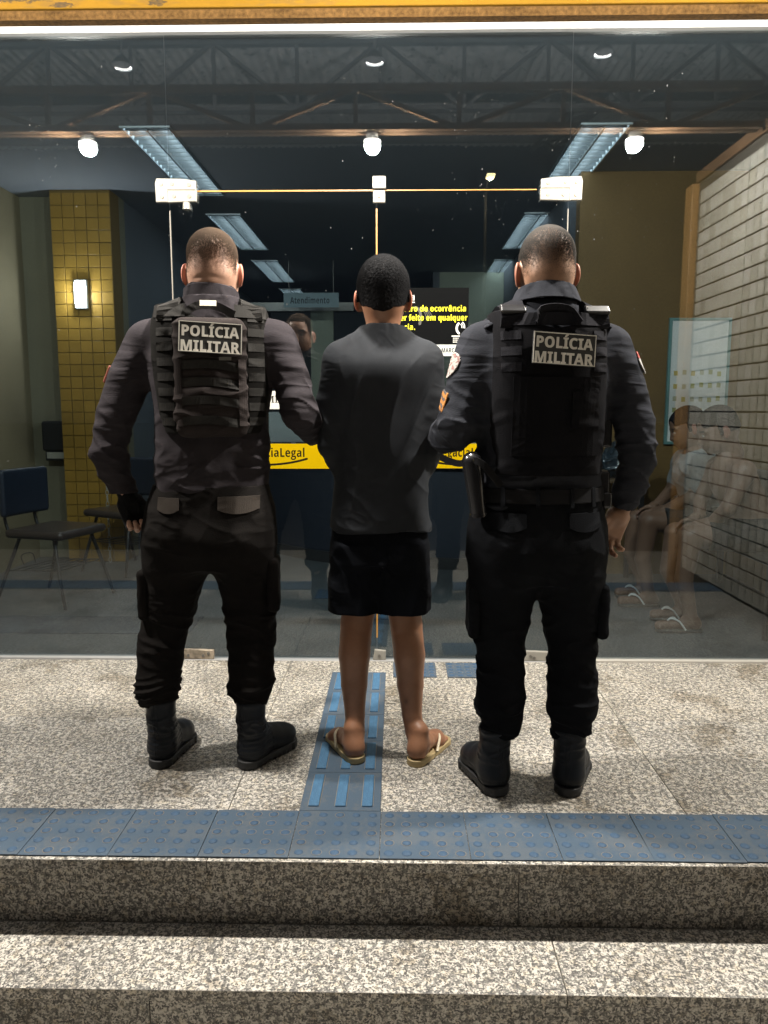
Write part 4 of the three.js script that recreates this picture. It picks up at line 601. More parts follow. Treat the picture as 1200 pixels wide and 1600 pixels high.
  const tr = add('trousers', meshOf(trousers, tb[0], tb[1], 0.0065, { uvc: [cx, cz] }), o.trouserMat);
  for (const p of o.pockets) { const m = meshOf((x, y, z) => rb([p[0], p[1], p[2]], [p[3], p[4], p[5]], 0.016, p[6])(x, y, z) - 0.003 * ridge(x * 14, y * 14, z * 14), [p[0] - 0.1, p[1] - 0.13, p[2] - 0.12], [p[0] + 0.1, p[1] + 0.13, p[2] + 0.12], 0.007); add('cargo_pocket', m, o.trouserMat, tr); }
  for (const [x0, x1, y, h, dip] of o.flaps) { const n = 18; add('pocket_flap', ribbonOn(trousers, x0, x1, t => y - h / 2 - dip * Math.sin(t * Math.PI) * 0.3, h, 0.006, n, 2, t => h * (0.62 + 0.38 * Math.pow(Math.sin(Math.PI * clamp(t, 0.04, 0.96)), 0.5))), o.flapMat ?? o.trouserMat, tr); }
  if (!o.noBelt) for (const k of [-0.13, -0.03, 0.07, 0.14]) add('belt_loop', ribbonOn((x, y, z) => loft(o.hips, 2.3)(x, y, z) - 0.013, cx + k - 0.006, cx + k + 0.006, o.beltY - 0.004, 0.056, 0.003, 3), o.trouserMat, tr);
  // boots
  for (const [i, b] of o.boots.entries()) footwear(P, B, 'boot', bootGeo(o.bootStyle, o.bootTop), b[0], b[1], [leather, soleMat]);
  // belt
  const beltF = (x, y, z) => Math.max(Math.abs(loft(o.hips, 2.3)(x, y, z) - 0.007) - 0.006, o.beltY - 0.022 - y, y - o.beltY - 0.022);
  if (!o.noBelt) add('belt', meshOf(beltF, [cx - 0.25, o.beltY - 0.04, cz - 0.2], [cx + 0.25, o.beltY + 0.04, cz + 0.2], 0.005), gloveMat);
  // ballistic vest, turned with the shoulders
  const V = new THREE.Group(); V.name = 'vest'; P.add(V); V.position.set(cx - B[0], 0, cz - B[2]); V.rotation.y = o.twist; const addV = (name, geo, mat) => part(name, geo.translate(-cx, 0, -cz), mat, V);
  const carrierF = loft(o.vest, 3.0), carrier = (x, y, z) => { const nk = Math.hypot(x - cx, (y - o.vestTop - 0.035) * 1.1) - 0.098; return Math.max(carrierF(x, y, z) - 0.003 * ridge(x * 6 + sd, y * 7, z * 6), -nk * (z > cz ? 0.7 : 0.7)) ; };
  addV('carrier', meshOf(carrier, [cx - 0.24, o.vest[0][0] - 0.03, cz - 0.21], [cx + 0.24, o.vestTop + 0.03, cz + 0.22], 0.006, { uvc: [cx, cz] }), o.vestMat);
  for (const s of [-1, 1]) { const xs = cx + s * o.strapX, top = o.strapTop; const st = []; const pth = [[xs + s * 0.004, o.vestTop - 0.055, cz + o.strapZ - 0.002], [xs, o.vestTop - 0.01, cz + o.strapZ * 0.9], [xs - s * 0.008, top, cz + 0.035], [xs - s * 0.008, top + 0.003, cz - 0.03], [xs, o.vestTop - 0.03, cz - 0.125]]; const crv = new THREE.CatmullRomCurve3(pth.map(p => new THREE.Vector3(...p))); const sh = new THREE.Shape([[-0.006, -0.034], [0.006, -0.034], [0.006, 0.034], [-0.006, 0.034]].map(p => new THREE.Vector2(...p))); addV('shoulder_strap', strapGeo(crv, 0.066, 0.012, 24, [1, -s * 0.42, 0]), o.webMat);
    if (o.buckles) addV('strap_buckle', rbox(0.074, 0.014, 0.028, 0.005).rotateX(0.9).translate(xs, o.vestTop - 0.002, cz + o.strapZ * 0.93), blackPlastic); }
  o.gear({ P, V, add, addV, carrier, cx, cz, shirt, trousers, hips });
  return P;
}
function strapGeo(curve, w, t, n = 24, across = [1, 0, 0]) {      // flat strap along a curve, its width along a fixed axis
  const A = new THREE.Vector3(...across), pos = [], idx = []; for (let i = 0; i <= n; i++) { const p = curve.getPointAt(i / n), T = curve.getTangentAt(i / n), X = A.clone().addScaledVector(T, -A.dot(T)).normalize(), N = new THREE.Vector3().crossVectors(T, X); for (const [a, b] of [[-1, -1], [1, -1], [1, 1], [-1, 1]]) pos.push(p.x + X.x * a * w / 2 + N.x * b * t / 2, p.y + X.y * a * w / 2 + N.y * b * t / 2, p.z + X.z * a * w / 2 + N.z * b * t / 2); if (i) for (let c = 0; c < 4; c++) { const q = (i - 1) * 4 + c, r = (i - 1) * 4 + (c + 1) % 4; idx.push(q, r, r + 4, q, r + 4, q + 4); } }
  idx.push(0, 2, 1, 0, 3, 2); const e = n * 4; idx.push(e, e + 1, e + 2, e, e + 2, e + 3); let g = new THREE.BufferGeometry(); g.setAttribute('position', new THREE.Float32BufferAttribute(pos, 3)); g.setAttribute('uv', new THREE.Float32BufferAttribute(pos.flatMap((_, i) => i % 3 ? [] : [pos[i], pos[i + 1]]), 2)); g.setIndex(idx); g = g.toNonIndexed(); g.computeVertexNormals(); return g;
}
function policePatch(V, sdf, x, y, cx, cz, rz, w, h, lift) {      // rubber patch reading POLÍCIA MILITAR
  const p = part('patch', [rbox(w, h, 0.006, 0.0025), box(w, 0.0022, 0.0022, 0, h / 2 - 0.001, 0.003), box(w, 0.0022, 0.0022, 0, -h / 2 + 0.001, 0.003)], patchBack, V); placeOnBack(p, sdf, x, y, [cx, 0, cz], rz, lift);
  const b = part('patch_border', [box(w - 0.002, 0.0022, 0.0015, 0, h / 2 - 0.0026, 0), box(w - 0.002, 0.0022, 0.0015, 0, -h / 2 + 0.0026, 0), box(0.0022, h - 0.005, 0.0015, w / 2 - 0.0026, 0, 0), box(0.0022, h - 0.005, 0.0015, -w / 2 + 0.0026, 0, 0)], patchLetter, V); b.position.copy(p.position); b.rotation.copy(p.rotation); b.translateZ(0.0052);
  const l = part('lettering', lettering(['POLÍCIA', 'MILITAR'], h * 0.315, h * 0.445, 0.0012, 1), patchLetter, V); l.geometry.computeBoundingBox(); const bb = l.geometry.boundingBox, s = (w * 0.92) / (bb.max.x - bb.min.x); l.geometry.translate(0, -(bb.max.y + bb.min.y) / 2, 0).scale(s, Math.min(1.06, s), 1); l.position.copy(p.position); l.rotation.copy(p.rotation); l.translateZ(0.0034);
}
// --- officer with the backpack pouch
const hairBrown = phys(rgb(0.050, 0.033, 0.022), 0.8, { specularIntensity: 0.3 }), hairGrey = phys(rgb(0.050, 0.045, 0.041), 0.8, { specularIntensity: 0.3 }), hairBlack = phys(rgb(0.010, 0.010, 0.011), 0.9, { specularIntensity: 0.15 });
officer({
  label: 'police officer in black with a backpack pouch on his vest, one arm hanging', seed: 1, noBelt: true, base: [-0.62, 0, 1.10], axis: [-0.612, 1.10], twist: 0.2, neckY: 1.575,
  head: [-0.603, 1.655, 1.092], headOpt: { neck: 0.070, crease: 1, jaw: 1.08, w: 1.03 }, headYaw: 0.06, headTilt: -0.03, skin: [0.37, 0.21, 0.145],
  hairN: 42000, hairMat: hairBrown, hairRad: 0.0005, hairDens: (x, y, z) => (z < -0.062 && y < 0.085 - (z + 0.062) * 0.2 ? 0 : 1) * mix(0.05, 1, sstep(-0.012, 0.05, y + (z > 0 ? 0.008 : 0))), hairLen: (x, y, z) => mix(0.0018, 0.008, sstep(0.03, 0.11, y)),
  torso: [[0.80, -0.635, 1.10, 0.195, 0.135], [0.955, -0.625, 1.10, 0.186, 0.128], [1.06, -0.620, 1.10, 0.186, 0.130], [1.2, -0.618, 1.10, 0.184, 0.138], [1.38, -0.613, 1.10, 0.203, 0.142], [1.455, -0.611, 1.105, 0.175, 0.126], [1.52, -0.610, 1.115, 0.120, 0.108], [1.585, -0.607, 1.12, 0.086, 0.090]],
  armL: [[-0.825, 1.437, 1.10, 0.070], [-0.885, 1.32, 1.11, 0.067], [-0.932, 1.20, 1.125, 0.061], [-0.960, 1.09, 1.13, 0.053], [-0.952, 1.01, 1.10, 0.046], [-0.936, 0.93, 1.06, 0.038]], elL: 3,
  armR: [[-0.40, 1.435, 1.10, 0.070], [-0.350, 1.32, 1.13, 0.058], [-0.322, 1.215, 1.16, 0.055], [-0.312, 1.18, 1.06, 0.050], [-0.302, 1.14, 0.935, 0.043]], elR: 2,
  cuffs: [[-0.936, 0.935, 1.062, 0.18, 0.9, 0.4], [-0.302, 1.14, 0.945, -0.06, 0.2, 0.95]], hem: 0.938,
  legL: [[-0.728, 0.86, 1.10, 0.115], [-0.757, 0.70, 1.10, 0.108], [-0.782, 0.58, 1.09, 0.090], [-0.808, 0.47, 1.09, 0.078], [-0.822, 0.36, 1.11, 0.074], [-0.828, 0.27, 1.125, 0.072], [-0.826, 0.20, 1.13, 0.050]],
  legR: [[-0.540, 0.86, 1.10, 0.115], [-0.523, 0.70, 1.10, 0.106], [-0.512, 0.57, 1.09, 0.088], [-0.506, 0.46, 1.09, 0.077], [-0.505, 0.36, 1.11, 0.075], [-0.507, 0.28, 1.12, 0.074], [-0.508, 0.20, 1.125, 0.052]],
  hips: [[0.70, -0.64, 1.10, 0.185, 0.125], [0.79, -0.638, 1.112, 0.205, 0.152], [0.88, -0.632, 1.106, 0.196, 0.143], [0.985, -0.627, 1.10, 0.186, 0.130]], legBottom: 0.212, waistTop: 0.975, beltY: 0.957,
  collar: U(0.004, ring(-0.606, 1.118, 0.084, 0.004, 1.548, 1.606, 0.22), ring(-0.606, 1.118, 0.090, 0.003, 1.552, 1.597, 0.22)),
  pockets: [[-0.858, 0.60, 1.10, 0.018, 0.085, 0.07, 0], [-0.424, 0.635, 1.10, 0.02, 0.09, 0.07, 0.1]], flaps: [[-0.775, -0.70, 0.945, 0.05, 0.02], [-0.575, -0.45, 0.95, 0.055, 0.02]], flapMat: cloth([0.040, 0.034, 0.030], 225),
  boots: [[[-0.822, 1.198], [-0.792, 0.93]], [[-0.532, 1.195], [-0.40, 0.965]]], bootStyle: 'lace', bootTop: 0.235,
  shirtMat: shirtA, trouserMat: trouserA, vestMat: vestA, webMat: webA, strapX: 0.125, strapTop: 1.558, strapZ: 0.122, vestTop: 1.55, buckles: false,
  vest: [[1.145, -0.612, 1.10, 0.160, 0.158], [1.25, -0.612, 1.10, 0.178, 0.166], [1.40, -0.612, 1.10, 0.190, 0.166], [1.49, -0.612, 1.10, 0.188, 0.150], [1.55, -0.612, 1.10, 0.176, 0.118]],
  hands() { return [handGeo(FIST, this.skin, [-0.930, 0.918, 1.052], [0.75, -0.25, -0.4], [0.25, -0.93, -0.18], -1, { thumb: [0.2, 0.4] }), handGeo(GRIP, this.skin, [-0.300, 1.137, 0.925], [-0.3, 0.9, 0.1], [0.25, -0.05, -0.95], -1)]; },
  gear({ P, V, add, addV, carrier, cx, cz }) {
    // backpack pouch held by compression straps
    const pouchF = (x, y, z) => { let d = U(0.02, rb([cx, 1.318, 1.283], [0.108, 0.178, 0.048], 0.032), rb([cx, 1.22, 1.29], [0.104, 0.075, 0.05], 0.034))(x, y, z); for (const s of [1.352, 1.300, 1.245, 1.185]) { const q = y - s + 0.25 * (x - cx) * (x - cx) - 0.06 * (x - cx); d += 0.006 * Math.exp(-q * q / 0.00012); } return d - 0.006 * ridge(x * 7 + 2, y * 22, z * 6); };
    addV('pouch', meshOf(pouchF, [cx - 0.14, 1.11, 1.22], [cx + 0.14, 1.53, 1.38], 0.005, { uvc: [cx, cz] }), pouchA);
    for (const s of [1.352, 1.300, 1.245, 1.185]) addV('compression_strap', ribbonOn(pouchF, cx - 0.085, cx + 0.085, t => s + 0.008 * Math.sin(t * Math.PI) - 0.008 * t, 0.026, 0.0035, 20), webA);
    for (const s of [-1, 1]) addV('side_panel', ribbonOn(pouchF, cx + s * 0.084, cx + s * 0.107, 1.27, 0.2, 0.004, 4), pouchA);
    for (const [a, b] of [[-0.166, -0.115], [0.115, 0.166]]) for (let k = 0; k < 8; k++) addV('webbing', ribbonOn(carrier, cx + a, cx + b, 1.505 - k * 0.046 , 0.025, 0.0035, 6), webA);
    addV('yoke', ribbonOn(carrier, cx - 0.175, cx - 0.075, 1.525, 0.04, 0.006, 8), webA); addV('yoke', ribbonOn(carrier, cx + 0.075, cx + 0.175, 1.525, 0.04, 0.006, 8), webA);
    policePatch(V, pouchF, cx + 0.004, 1.432, cx, cz, -0.045, 0.186, 0.092, 0.012);
    addV('small_label', box(0.036, 0.010, 0.001).translate(cx + 0.045, 1.372, surfZ(pouchF, cx + 0.045, 1.372) + 0.004), std(rgb(0.14, 0.135, 0.125), 0.6));
    addV('grab_handle', strapGeo(new THREE.CatmullRomCurve3([[cx - 0.075, 1.515, cz + 0.142], [cx - 0.04, 1.538, cz + 0.135], [cx + 0.02, 1.538, cz + 0.135], [cx + 0.075, 1.512, cz + 0.142]].map(p => new THREE.Vector3(...p))), 0.024, 0.004, 16, [0, 1, 0]), webA);
    addV('tag', box(0.05, 0.018, 0.002).rotateX(-0.3).translate(cx - 0.004, 1.546, cz + 0.143), std(rgb(0.55, 0.52, 0.42), 0.7));
    // fingerless glove and elbow flap
    const hs = handSdf(FIST, 0.06, [0.2, 0.4]);
    const gl = handGeo(FIST, [0.02, 0.02, 0.02], [-0.930, 0.918, 1.052], [0.75, -0.25, -0.4], [0.25, -0.93, -0.18], -1, { thumb: [0.2, 0.4] }, s => (x, y, z) => Math.max(s(x, y, z) - 0.003, y - 0.098, z - 0.03 + (y > 0.02 ? 0 : -0.05)));
    gl.deleteAttribute('color'); add('glove', gl, gloveMat);
    add('elbow_flap', meshOf((x, y, z) => rb([-0.995, 1.075, 1.13], [0.022, 0.012, 0.04], 0.006, 0, 0.35)(x, y, z), [-1.04, 1.04, 1.07], [-0.95, 1.12, 1.19], 0.005), shirtA);
    for (const [x, y, z, c] of [[-0.935, 1.335, 1.10, [0.22, 0.05, 0.03]]]) add('sleeve_badge', rbox(0.012, 0.06, 0.05, 0.004).rotateZ(-0.4).translate(x - 0.02, y, z), std(rgb(...c), 0.7));
  },
});
// --- officer with the plain vest
officer({
  label: 'police officer in black with a plain vest, open hand hanging beside his hip', seed: 2, base: [0.43, 0, 1.29], axis: [0.438, 1.29], twist: 0.09, neckY: 1.535,
  head: [0.4405, 1.620, 1.282], headOpt: { neck: 0.063, jaw: 0.98, w: 1.02 }, headYaw: 0.10, headTilt: -0.03, skin: [0.235, 0.128, 0.078], 
  hairN: 42000, hairMat: hairGrey, hairRad: 0.0005, hairDens: (x, y, z) => (z < -0.062 && y < 0.085 - (z + 0.062) * 0.2 ? 0 : 1) * mix(0.12, 1, sstep(-0.03, 0.09, y)), hairLen: (x, y, z) => mix(0.0015, 0.004, sstep(-0.02, 0.08, y)),
  torso: [[0.80, 0.425, 1.29, 0.196, 0.14], [0.955, 0.428, 1.29, 0.184, 0.128], [1.06, 0.432, 1.29, 0.184, 0.128], [1.2, 0.437, 1.29, 0.19, 0.138], [1.36, 0.439, 1.29, 0.198, 0.142], [1.43, 0.439, 1.295, 0.17, 0.126], [1.49, 0.438, 1.303, 0.115, 0.106], [1.545, 0.438, 1.308, 0.080, 0.084]],
  armL: [[0.246, 1.405, 1.29, 0.070], [0.215, 1.29, 1.31, 0.068], [0.185, 1.175, 1.33, 0.063], [0.158, 1.145, 1.23, 0.055], [0.140, 1.128, 1.125, 0.043]], elL: 2,
  armR: [[0.632, 1.400, 1.29, 0.070], [0.680, 1.29, 1.295, 0.065], [0.718, 1.18, 1.30, 0.058], [0.735, 1.08, 1.295, 0.050], [0.725, 1.0, 1.275, 0.044], [0.706, 0.915, 1.25, 0.036]], elR: 3,
  cuffs: [[0.706, 0.918, 1.252, 0.18, 0.95, 0.25], [0.142, 1.13, 1.135, 0.1, 0.15, 0.97]], hem: 0.90,
  legL: [[0.345, 0.84, 1.29, 0.112], [0.333, 0.68, 1.29, 0.105], [0.326, 0.57, 1.28, 0.092], [0.328, 0.46, 1.28, 0.074], [0.331, 0.37, 1.295, 0.071], [0.328, 0.30, 1.30, 0.077], [0.334, 0.25, 1.305, 0.066], [0.330, 0.19, 1.305, 0.050]],
  legR: [[0.525, 0.84, 1.29, 0.112], [0.540, 0.68, 1.29, 0.105], [0.553, 0.57, 1.28, 0.09], [0.556, 0.45, 1.28, 0.072], [0.556, 0.36, 1.295, 0.076], [0.556, 0.28, 1.30, 0.077], [0.553, 0.22, 1.305, 0.058], [0.549, 0.18, 1.305, 0.049]],
  hips: [[0.70, 0.43, 1.29, 0.180, 0.125], [0.79, 0.428, 1.302, 0.200, 0.152], [0.88, 0.428, 1.298, 0.194, 0.145], [0.985, 0.43, 1.29, 0.186, 0.132]], legBottom: 0.185, waistTop: 0.98, beltY: 0.968,
  collar: U(0.004, ring(0.438, 1.302, 0.080, 0.004, 1.51, 1.566, 0.25), (x, y, z) => { const r = Math.hypot(x - 0.438, z - 1.302), yy = y - (z - 1.302) * 0.25, w = 0.0865 + (1.566 - yy) * 0.42; return Math.max(Math.abs(r - w) - 0.003, 1.522 - yy - 0.012 * Math.cos(Math.atan2(x - 0.438, z - 1.302) * 1.0), yy - 1.567); }),
  pockets: [[0.238, 0.60, 1.29, 0.018, 0.085, 0.07, 0], [0.634, 0.60, 1.29, 0.018, 0.085, 0.07, 0]], flaps: [[0.27, 0.375, 0.925, 0.055, 0.02], [0.50, 0.60, 0.925, 0.055, 0.02]],
  boots: [[[0.328, 1.368], [0.252, 1.11]], [[0.533, 1.366], [0.622, 1.11]]], bootStyle: 'plain', bootTop: 0.215,
  shirtMat: shirtB, trouserMat: trouserB, vestMat: vestB, webMat: webB, strapX: 0.122, strapTop: 1.527, strapZ: 0.122, vestTop: 1.505, buckles: true,
  vest: [[1.03, 0.438, 1.29, 0.168, 0.155], [1.18, 0.438, 1.29, 0.176, 0.164], [1.36, 0.438, 1.29, 0.178, 0.165], [1.45, 0.438, 1.29, 0.172, 0.148], [1.505, 0.438, 1.29, 0.165, 0.117]],
  hands() { return [handGeo(RELAX, this.skin, [0.703, 0.903, 1.247], [-0.95, -0.15, 0.25], [-0.35, -0.92, -0.02], 1, { spread: 0.05, thumb: [0.0, 0.1] }), handGeo(GRIP, this.skin, [0.138, 1.127, 1.115], [0.1, 0.95, 0.1], [-0.1, 0.0, -0.98], 1)]; },
  gear({ P, V, add, addV, carrier, cx, cz }) {
    for (let k = 0; k < 3; k++) for (const [a, b] of [[-0.155, -0.105], [0.105, 0.155]]) addV('webbing', ribbonOn(carrier, cx + a, cx + b, 1.43 - k * 0.045, 0.025, 0.0035, 6), webB);
    addV('webbing', ribbonOn(carrier, cx - 0.148, cx + 0.148, 1.475, 0.035, 0.003, 18), webB);
    addV('rear_panel', ribbonOn(carrier, cx - 0.125, cx + 0.13, 1.20, 0.225, 0.0035, 14), vestB); addV('rear_pocket', ribbonOn(carrier, cx + 0.04, cx + 0.12, 1.22, 0.10, 0.010, 8), vestB);
    addV('grab_handle', strapGeo(new THREE.CatmullRomCurve3([[cx - 0.062, 1.462, cz + 0.150], [cx - 0.05, 1.497, cz + 0.142], [cx + 0.03, 1.500, cz + 0.142], [cx + 0.062, 1.462, cz + 0.150]].map(p => new THREE.Vector3(...p))), 0.024, 0.004, 16, [0, 1, 0.3]), webB);
    policePatch(V, carrier, cx + 0.012, 1.388, cx, cz, -0.06, 0.182, 0.090, 0.008);
    // shoulder boards, sleeve patches
    for (const s of [-1, 1]) add('shoulder_board', rbox(0.05, 0.008, 0.11, 0.004).rotateX(0.25).rotateZ(-s * 0.45).translate(cx + s * 0.168, 1.478, cz + 0.02), shirtB);
    add('sleeve_flag', meshOf((x, y, z) => Math.max(Math.abs(chain([[0.246, 1.405, 1.29, 0.070], [0.215, 1.29, 1.31, 0.068]])(x, y, z) - 0.0045) - 0.0022, Math.hypot(y - 1.352, (z - 1.315)) - 0.040, x - 0.22), [0.12, 1.29, 1.2], [0.24, 1.42, 1.4], 0.004, { color: (x, y, z) => { const s = noise(x * 90, y * 90, z * 90); return s > 0.15 ? [0.20, 0.09, 0.08] : [0.30, 0.28, 0.265]; } }), std(0xffffff, 0.8, { vertexColors: true }));
    add('rank_chevron', meshOf((x, y, z) => Math.max(Math.abs(chain([[0.215, 1.29, 1.31, 0.070], [0.185, 1.175, 1.33, 0.065]])(x, y, z) - 0.0045) - 0.0022, Math.abs(y - 1.252 + 0.35 * Math.abs(z - 1.325)) - 0.030, Math.abs(z - 1.325) - 0.036, x - 0.20), [0.10, 1.18, 1.26], [0.22, 1.31, 1.42], 0.004, { color: (x, y, z) => { const t = (y - 1.252 + 0.5 * Math.abs(z - 1.325)) * 60; return Math.abs(t - Math.round(t / 1.2) * 1.2) < 0.33 || Math.abs(z - 1.325) > 0.031 ? [0.36, 0.14, 0.02] : [0.05, 0.045, 0.045]; } }), std(0xffffff, 0.8, { vertexColors: true }));
    add('sleeve_flag', meshOf((x, y, z) => Math.max(Math.abs(chain([[0.632, 1.40, 1.29, 0.070], [0.680, 1.29, 1.295, 0.068]])(x, y, z) - 0.0045) - 0.0022, Math.hypot(y - 1.36, z - 1.30) - 0.034, 0.66 - x), [0.64, 1.30, 1.22], [0.76, 1.42, 1.4], 0.004, { color: (x, y, z) => y > 1.372 ? [0.30, 0.05, 0.04] : [0.3, 0.29, 0.28] }), std(0xffffff, 0.8, { vertexColors: true }));
    // belt gear: holster tube, strap, radio and pouches
    add('holster', merge([new THREE.CylinderGeometry(0.031, 0.024, 0.165, 22).translate(0, -0.03, 0), new THREE.SphereGeometry(0.031, 22, 10, 0, 6.2832, 0, 1.57).translate(0, 0.0525, 0), new THREE.CylinderGeometry(0.0265, 0.0265, 0.008, 22).translate(0, -0.105, 0)].map(g => g.clone().rotateZ(0.13).rotateX(-0.05).translate(0.226, 1.015, 1.395))), phys(rgb(0.014, 0.014, 0.016), 0.22, { clearcoat: 0.6, clearcoatRoughness: 0.15 }));
    add('holster_strap', strapGeo(new THREE.CatmullRomCurve3([[0.13, 1.075, 1.30], [0.18, 1.06, 1.36], [0.235, 1.07, 1.432], [0.30, 1.0, 1.43]].map(p => new THREE.Vector3(...p))), 0.02, 0.004, 16, [0, 1, 0]), gloveMat);
    add('radio', merge([rbox(0.045, 0.10, 0.035, 0.008), new THREE.CylinderGeometry(0.006, 0.008, 0.07, 10).translate(0.01, 0.08, 0)].map(g => g.translate(0.632, 1.155, 1.28))), blackPlastic);
    add('belt_pouch', merge([rbox(0.045, 0.09, 0.06, 0.01, 0.628, 0.99, 1.28), rbox(0.03, 0.05, 0.045, 0.008, 0.640, 0.945, 1.30)]), phys(rgb(0.02, 0.02, 0.022), 0.25));
    add('holster_skirt', rbox(0.03, 0.16, 0.07, 0.012).translate(0.628, 0.86, 1.27), gloveMat);
  },
});
// --- man in black shirt and shorts between the officers
{
  const B = [-0.055, 0, 1.03], P = thing('person', 'man in black long-sleeved shirt, shorts and flip-flops between two officers', 'person', [B[0], 0, B[2]]), add = (n, g, m, p = P) => part(n, g.translate(-B[0], 0, -B[2]), m, p), skin = [0.255, 0.120, 0.066];
  const cx = -0.053, cz = 1.03, armL = [[-0.195, 1.378, 1.03, 0.058], [-0.216, 1.25, 1.03, 0.053], [-0.226, 1.10, 1.03, 0.047], [-0.19, 1.035, 0.96, 0.047], [-0.13, 0.985, 0.875, 0.040]], armR = [[0.089, 1.378, 1.03, 0.058], [0.107, 1.25, 1.03, 0.053], [0.112, 1.10, 1.03, 0.047], [0.083, 1.035, 0.955, 0.047], [0.025, 0.985, 0.875, 0.040]];
  const shank = (k, an, hx, tx) => U(0.02, chain([[k[0], 0.66, 1.012, 0.055], [k[0], 0.545, 1.025, 0.061], [k[1], 0.47, 1.035, 0.056], [k[2], 0.365, 1.052, 0.055], [k[3], 0.26, 1.062, 0.046], [k[4], 0.155, 1.075, 0.0345], [k[5], 0.095, 1.085, 0.0325]], 0.03), ell([k[2], 0.375, 1.078], [0.043, 0.085, 0.034]));
  const foot = (heel, toe) => { const d = [toe[0] - heel[0], toe[1] - heel[1]], L = Math.hypot(...d), u = [d[0] / L, d[1] / L], n = [-u[1], u[0]], at = (t, s, y, r) => [heel[0] + u[0] * t + n[0] * s, y, heel[1] + u[1] * t + n[1] * s, r]; const side = heel[0] < -0.05 ? 1 : -1;
    const f = [chain([at(0.032, 0, 0.054, 0.031), at(0.09, 0, 0.058, 0.032), at(0.15, 0.0, 0.044, 0.028), at(0.195, 0, 0.034, 0.024)], 0.03), cap(at(0.17, 0.022, 0.034, 0), at(0.19, -0.026, 0.032, 0), 0.02), cap(at(0.032, 0, 0.05, 0), at(0.05, 0, 0.11, 0), 0.029, 0.031)];
    const toes = []; for (let i = 0; i < 5; i++) { const s = (i - 2) * -0.0155 * side; toes.push(cap(at(0.195 - Math.abs(i) * 0.004, s, 0.032, 0), at(0.242 - i * 0.0085, s * 1.05, 0.028, 0), i ? 0.0085 : 0.0115, i ? 0.0075 : 0.010)); } return U(0.008, U(0.03, ...f), ...toes); };
  const hL = [-0.137, 1.148], tL = [-0.243, 0.905], hR = [0.055, 1.155], tR = [0.172, 0.93];
  const legF = U(0.022, shank([-0.135, -0.145, -0.152, -0.153, -0.150, -0.148], 0), foot(hL, tL)), legG = U(0.022, shank([0.020, 0.030, 0.041, 0.045, 0.051, 0.060], 0), foot(hR, tR));
  const tone = (x, y, z) => { const n = 1 + 0.1 * noise(x * 30, y * 30, z * 30) + 0.07 * noise(x * 110, y * 110, z * 110), sole = sstep(0.06, 0.03, y) * 0.25, scar = Math.exp(-((x - 0.03) ** 2 + (y - 0.215) ** 2 * 0.5) / 0.00006) * 0.5; return [skin[0] * n * (1 + sole) * (1 - scar), skin[1] * n * (1 + sole) * (1 - scar), skin[2] * n * (1 + sole) * (1 - scar)]; };
  const headOpt = { neck: 0.055, jaw: 0.95, w: 1.0, dark: [0.02, 0.015, 0.012] }, head = [-0.051, 1.583, 1.022];
  const inner = U(0.05, loft([[0.60, cx, cz - 0.02, 0.09, 0.05], [0.8, cx, cz - 0.025, 0.12, 0.06], [1.0, cx, cz - 0.02, 0.11, 0.07], [1.3, cx, cz, 0.15, 0.095], [1.40, cx, cz, 0.11, 0.075], [1.5, cx, cz + 0.01, 0.05, 0.05]]), chain(shrink(armL, 0.6)), chain(shrink(armR, 0.6)));
  add('body', merge([meshOf(inner, [-0.32, 0.5, 0.82], [0.22, 1.52, 1.2], 0.014, { color: () => skin }), meshOf(legF, [-0.3, 0.005, 0.86], [-0.055, 0.74, 1.2], 0.0055, { color: tone }), meshOf(legG, [-0.07, 0.005, 0.88], [0.24, 0.74, 1.2], 0.0055, { color: tone }), headGeo(headOpt, skin, head, 0.0, 0.10),
    handGeo(GRIP, skin, [-0.125, 0.982, 0.868], [0.2, 0.8, -0.5], [0.85, -0.25, -0.4], 1), handGeo(GRIP, skin, [0.02, 0.982, 0.868], [-0.2, 0.8, -0.5], [-0.85, -0.25, -0.4], -1)]), skinMat);
  const hs = headSdf(headOpt), capHair = (x, y, z) => { const d = hs(x, y, z); if (d > 0.03) return d; const line = z > -0.03 ? -0.02 - 0.022 * Math.exp(-x * x / 0.0011) + 0.006 * noise(x * 60, 3, z * 60) + 0.055 * sstep(0.05, -0.03, z) : 0.035 + 0.45 * (-0.03 - z), edge = Math.max(line - y, -0.078 - z); return Math.max(d - mix(0.002, 0.0065, sstep(0, 0.06, y - line)) - 0.0015 * noise(x * 260, y * 260, z * 260) - 0.002 * noise(x * 120, y * 120, z * 120), edge, Math.abs(x) - 0.0885); };
  const hg = meshOf(capHair, [-0.1, -0.04, -0.12], [0.1, 0.165, 0.14], 0.003); hg.rotateX(0.10).translate(...head); hg.deleteAttribute('uv');
  const st = strands(headOpt, head, 0, 0.10, 42000, 91, (x, y, z) => (z < -0.05 ? (y < 0.07 ? 0 : 1) : 1) * mix(0.0, 1, sstep(-0.085, -0.01, y)) , (x, y, z) => mix(0.0018, 0.0125, sstep(-0.03, 0.04, y)), 0.0005, [0, 0, 0], 0.6);
  add('hair', merge([hg, st]), hairBlack);
  // shirt
  const torso = loft([[0.80, cx - 0.008, 1.012, 0.172, 0.113], [0.95, cx - 0.005, 1.015, 0.160, 0.114], [1.1, cx, 1.020, 0.155, 0.116], [1.25, cx, 1.027, 0.168, 0.118], [1.36, cx, 1.028, 0.172, 0.118], [1.42, cx, 1.028, 0.128, 0.095], [1.475, cx, 1.035, 0.080, 0.072], [1.505, cx, 1.04, 0.062, 0.062]], 2.3);
  const base = U(0.05, torso, chain(armL, 0.03), chain(armR, 0.03), ...[armL, armR].map(a => cap([cx, 1.46, 1.04], [mix(cx, a[0][0], 0.85), 1.388, 1.035], 0.048, 0.058)), ell([cx, 1.335, 1.075], [0.145, 0.10, 0.072]));
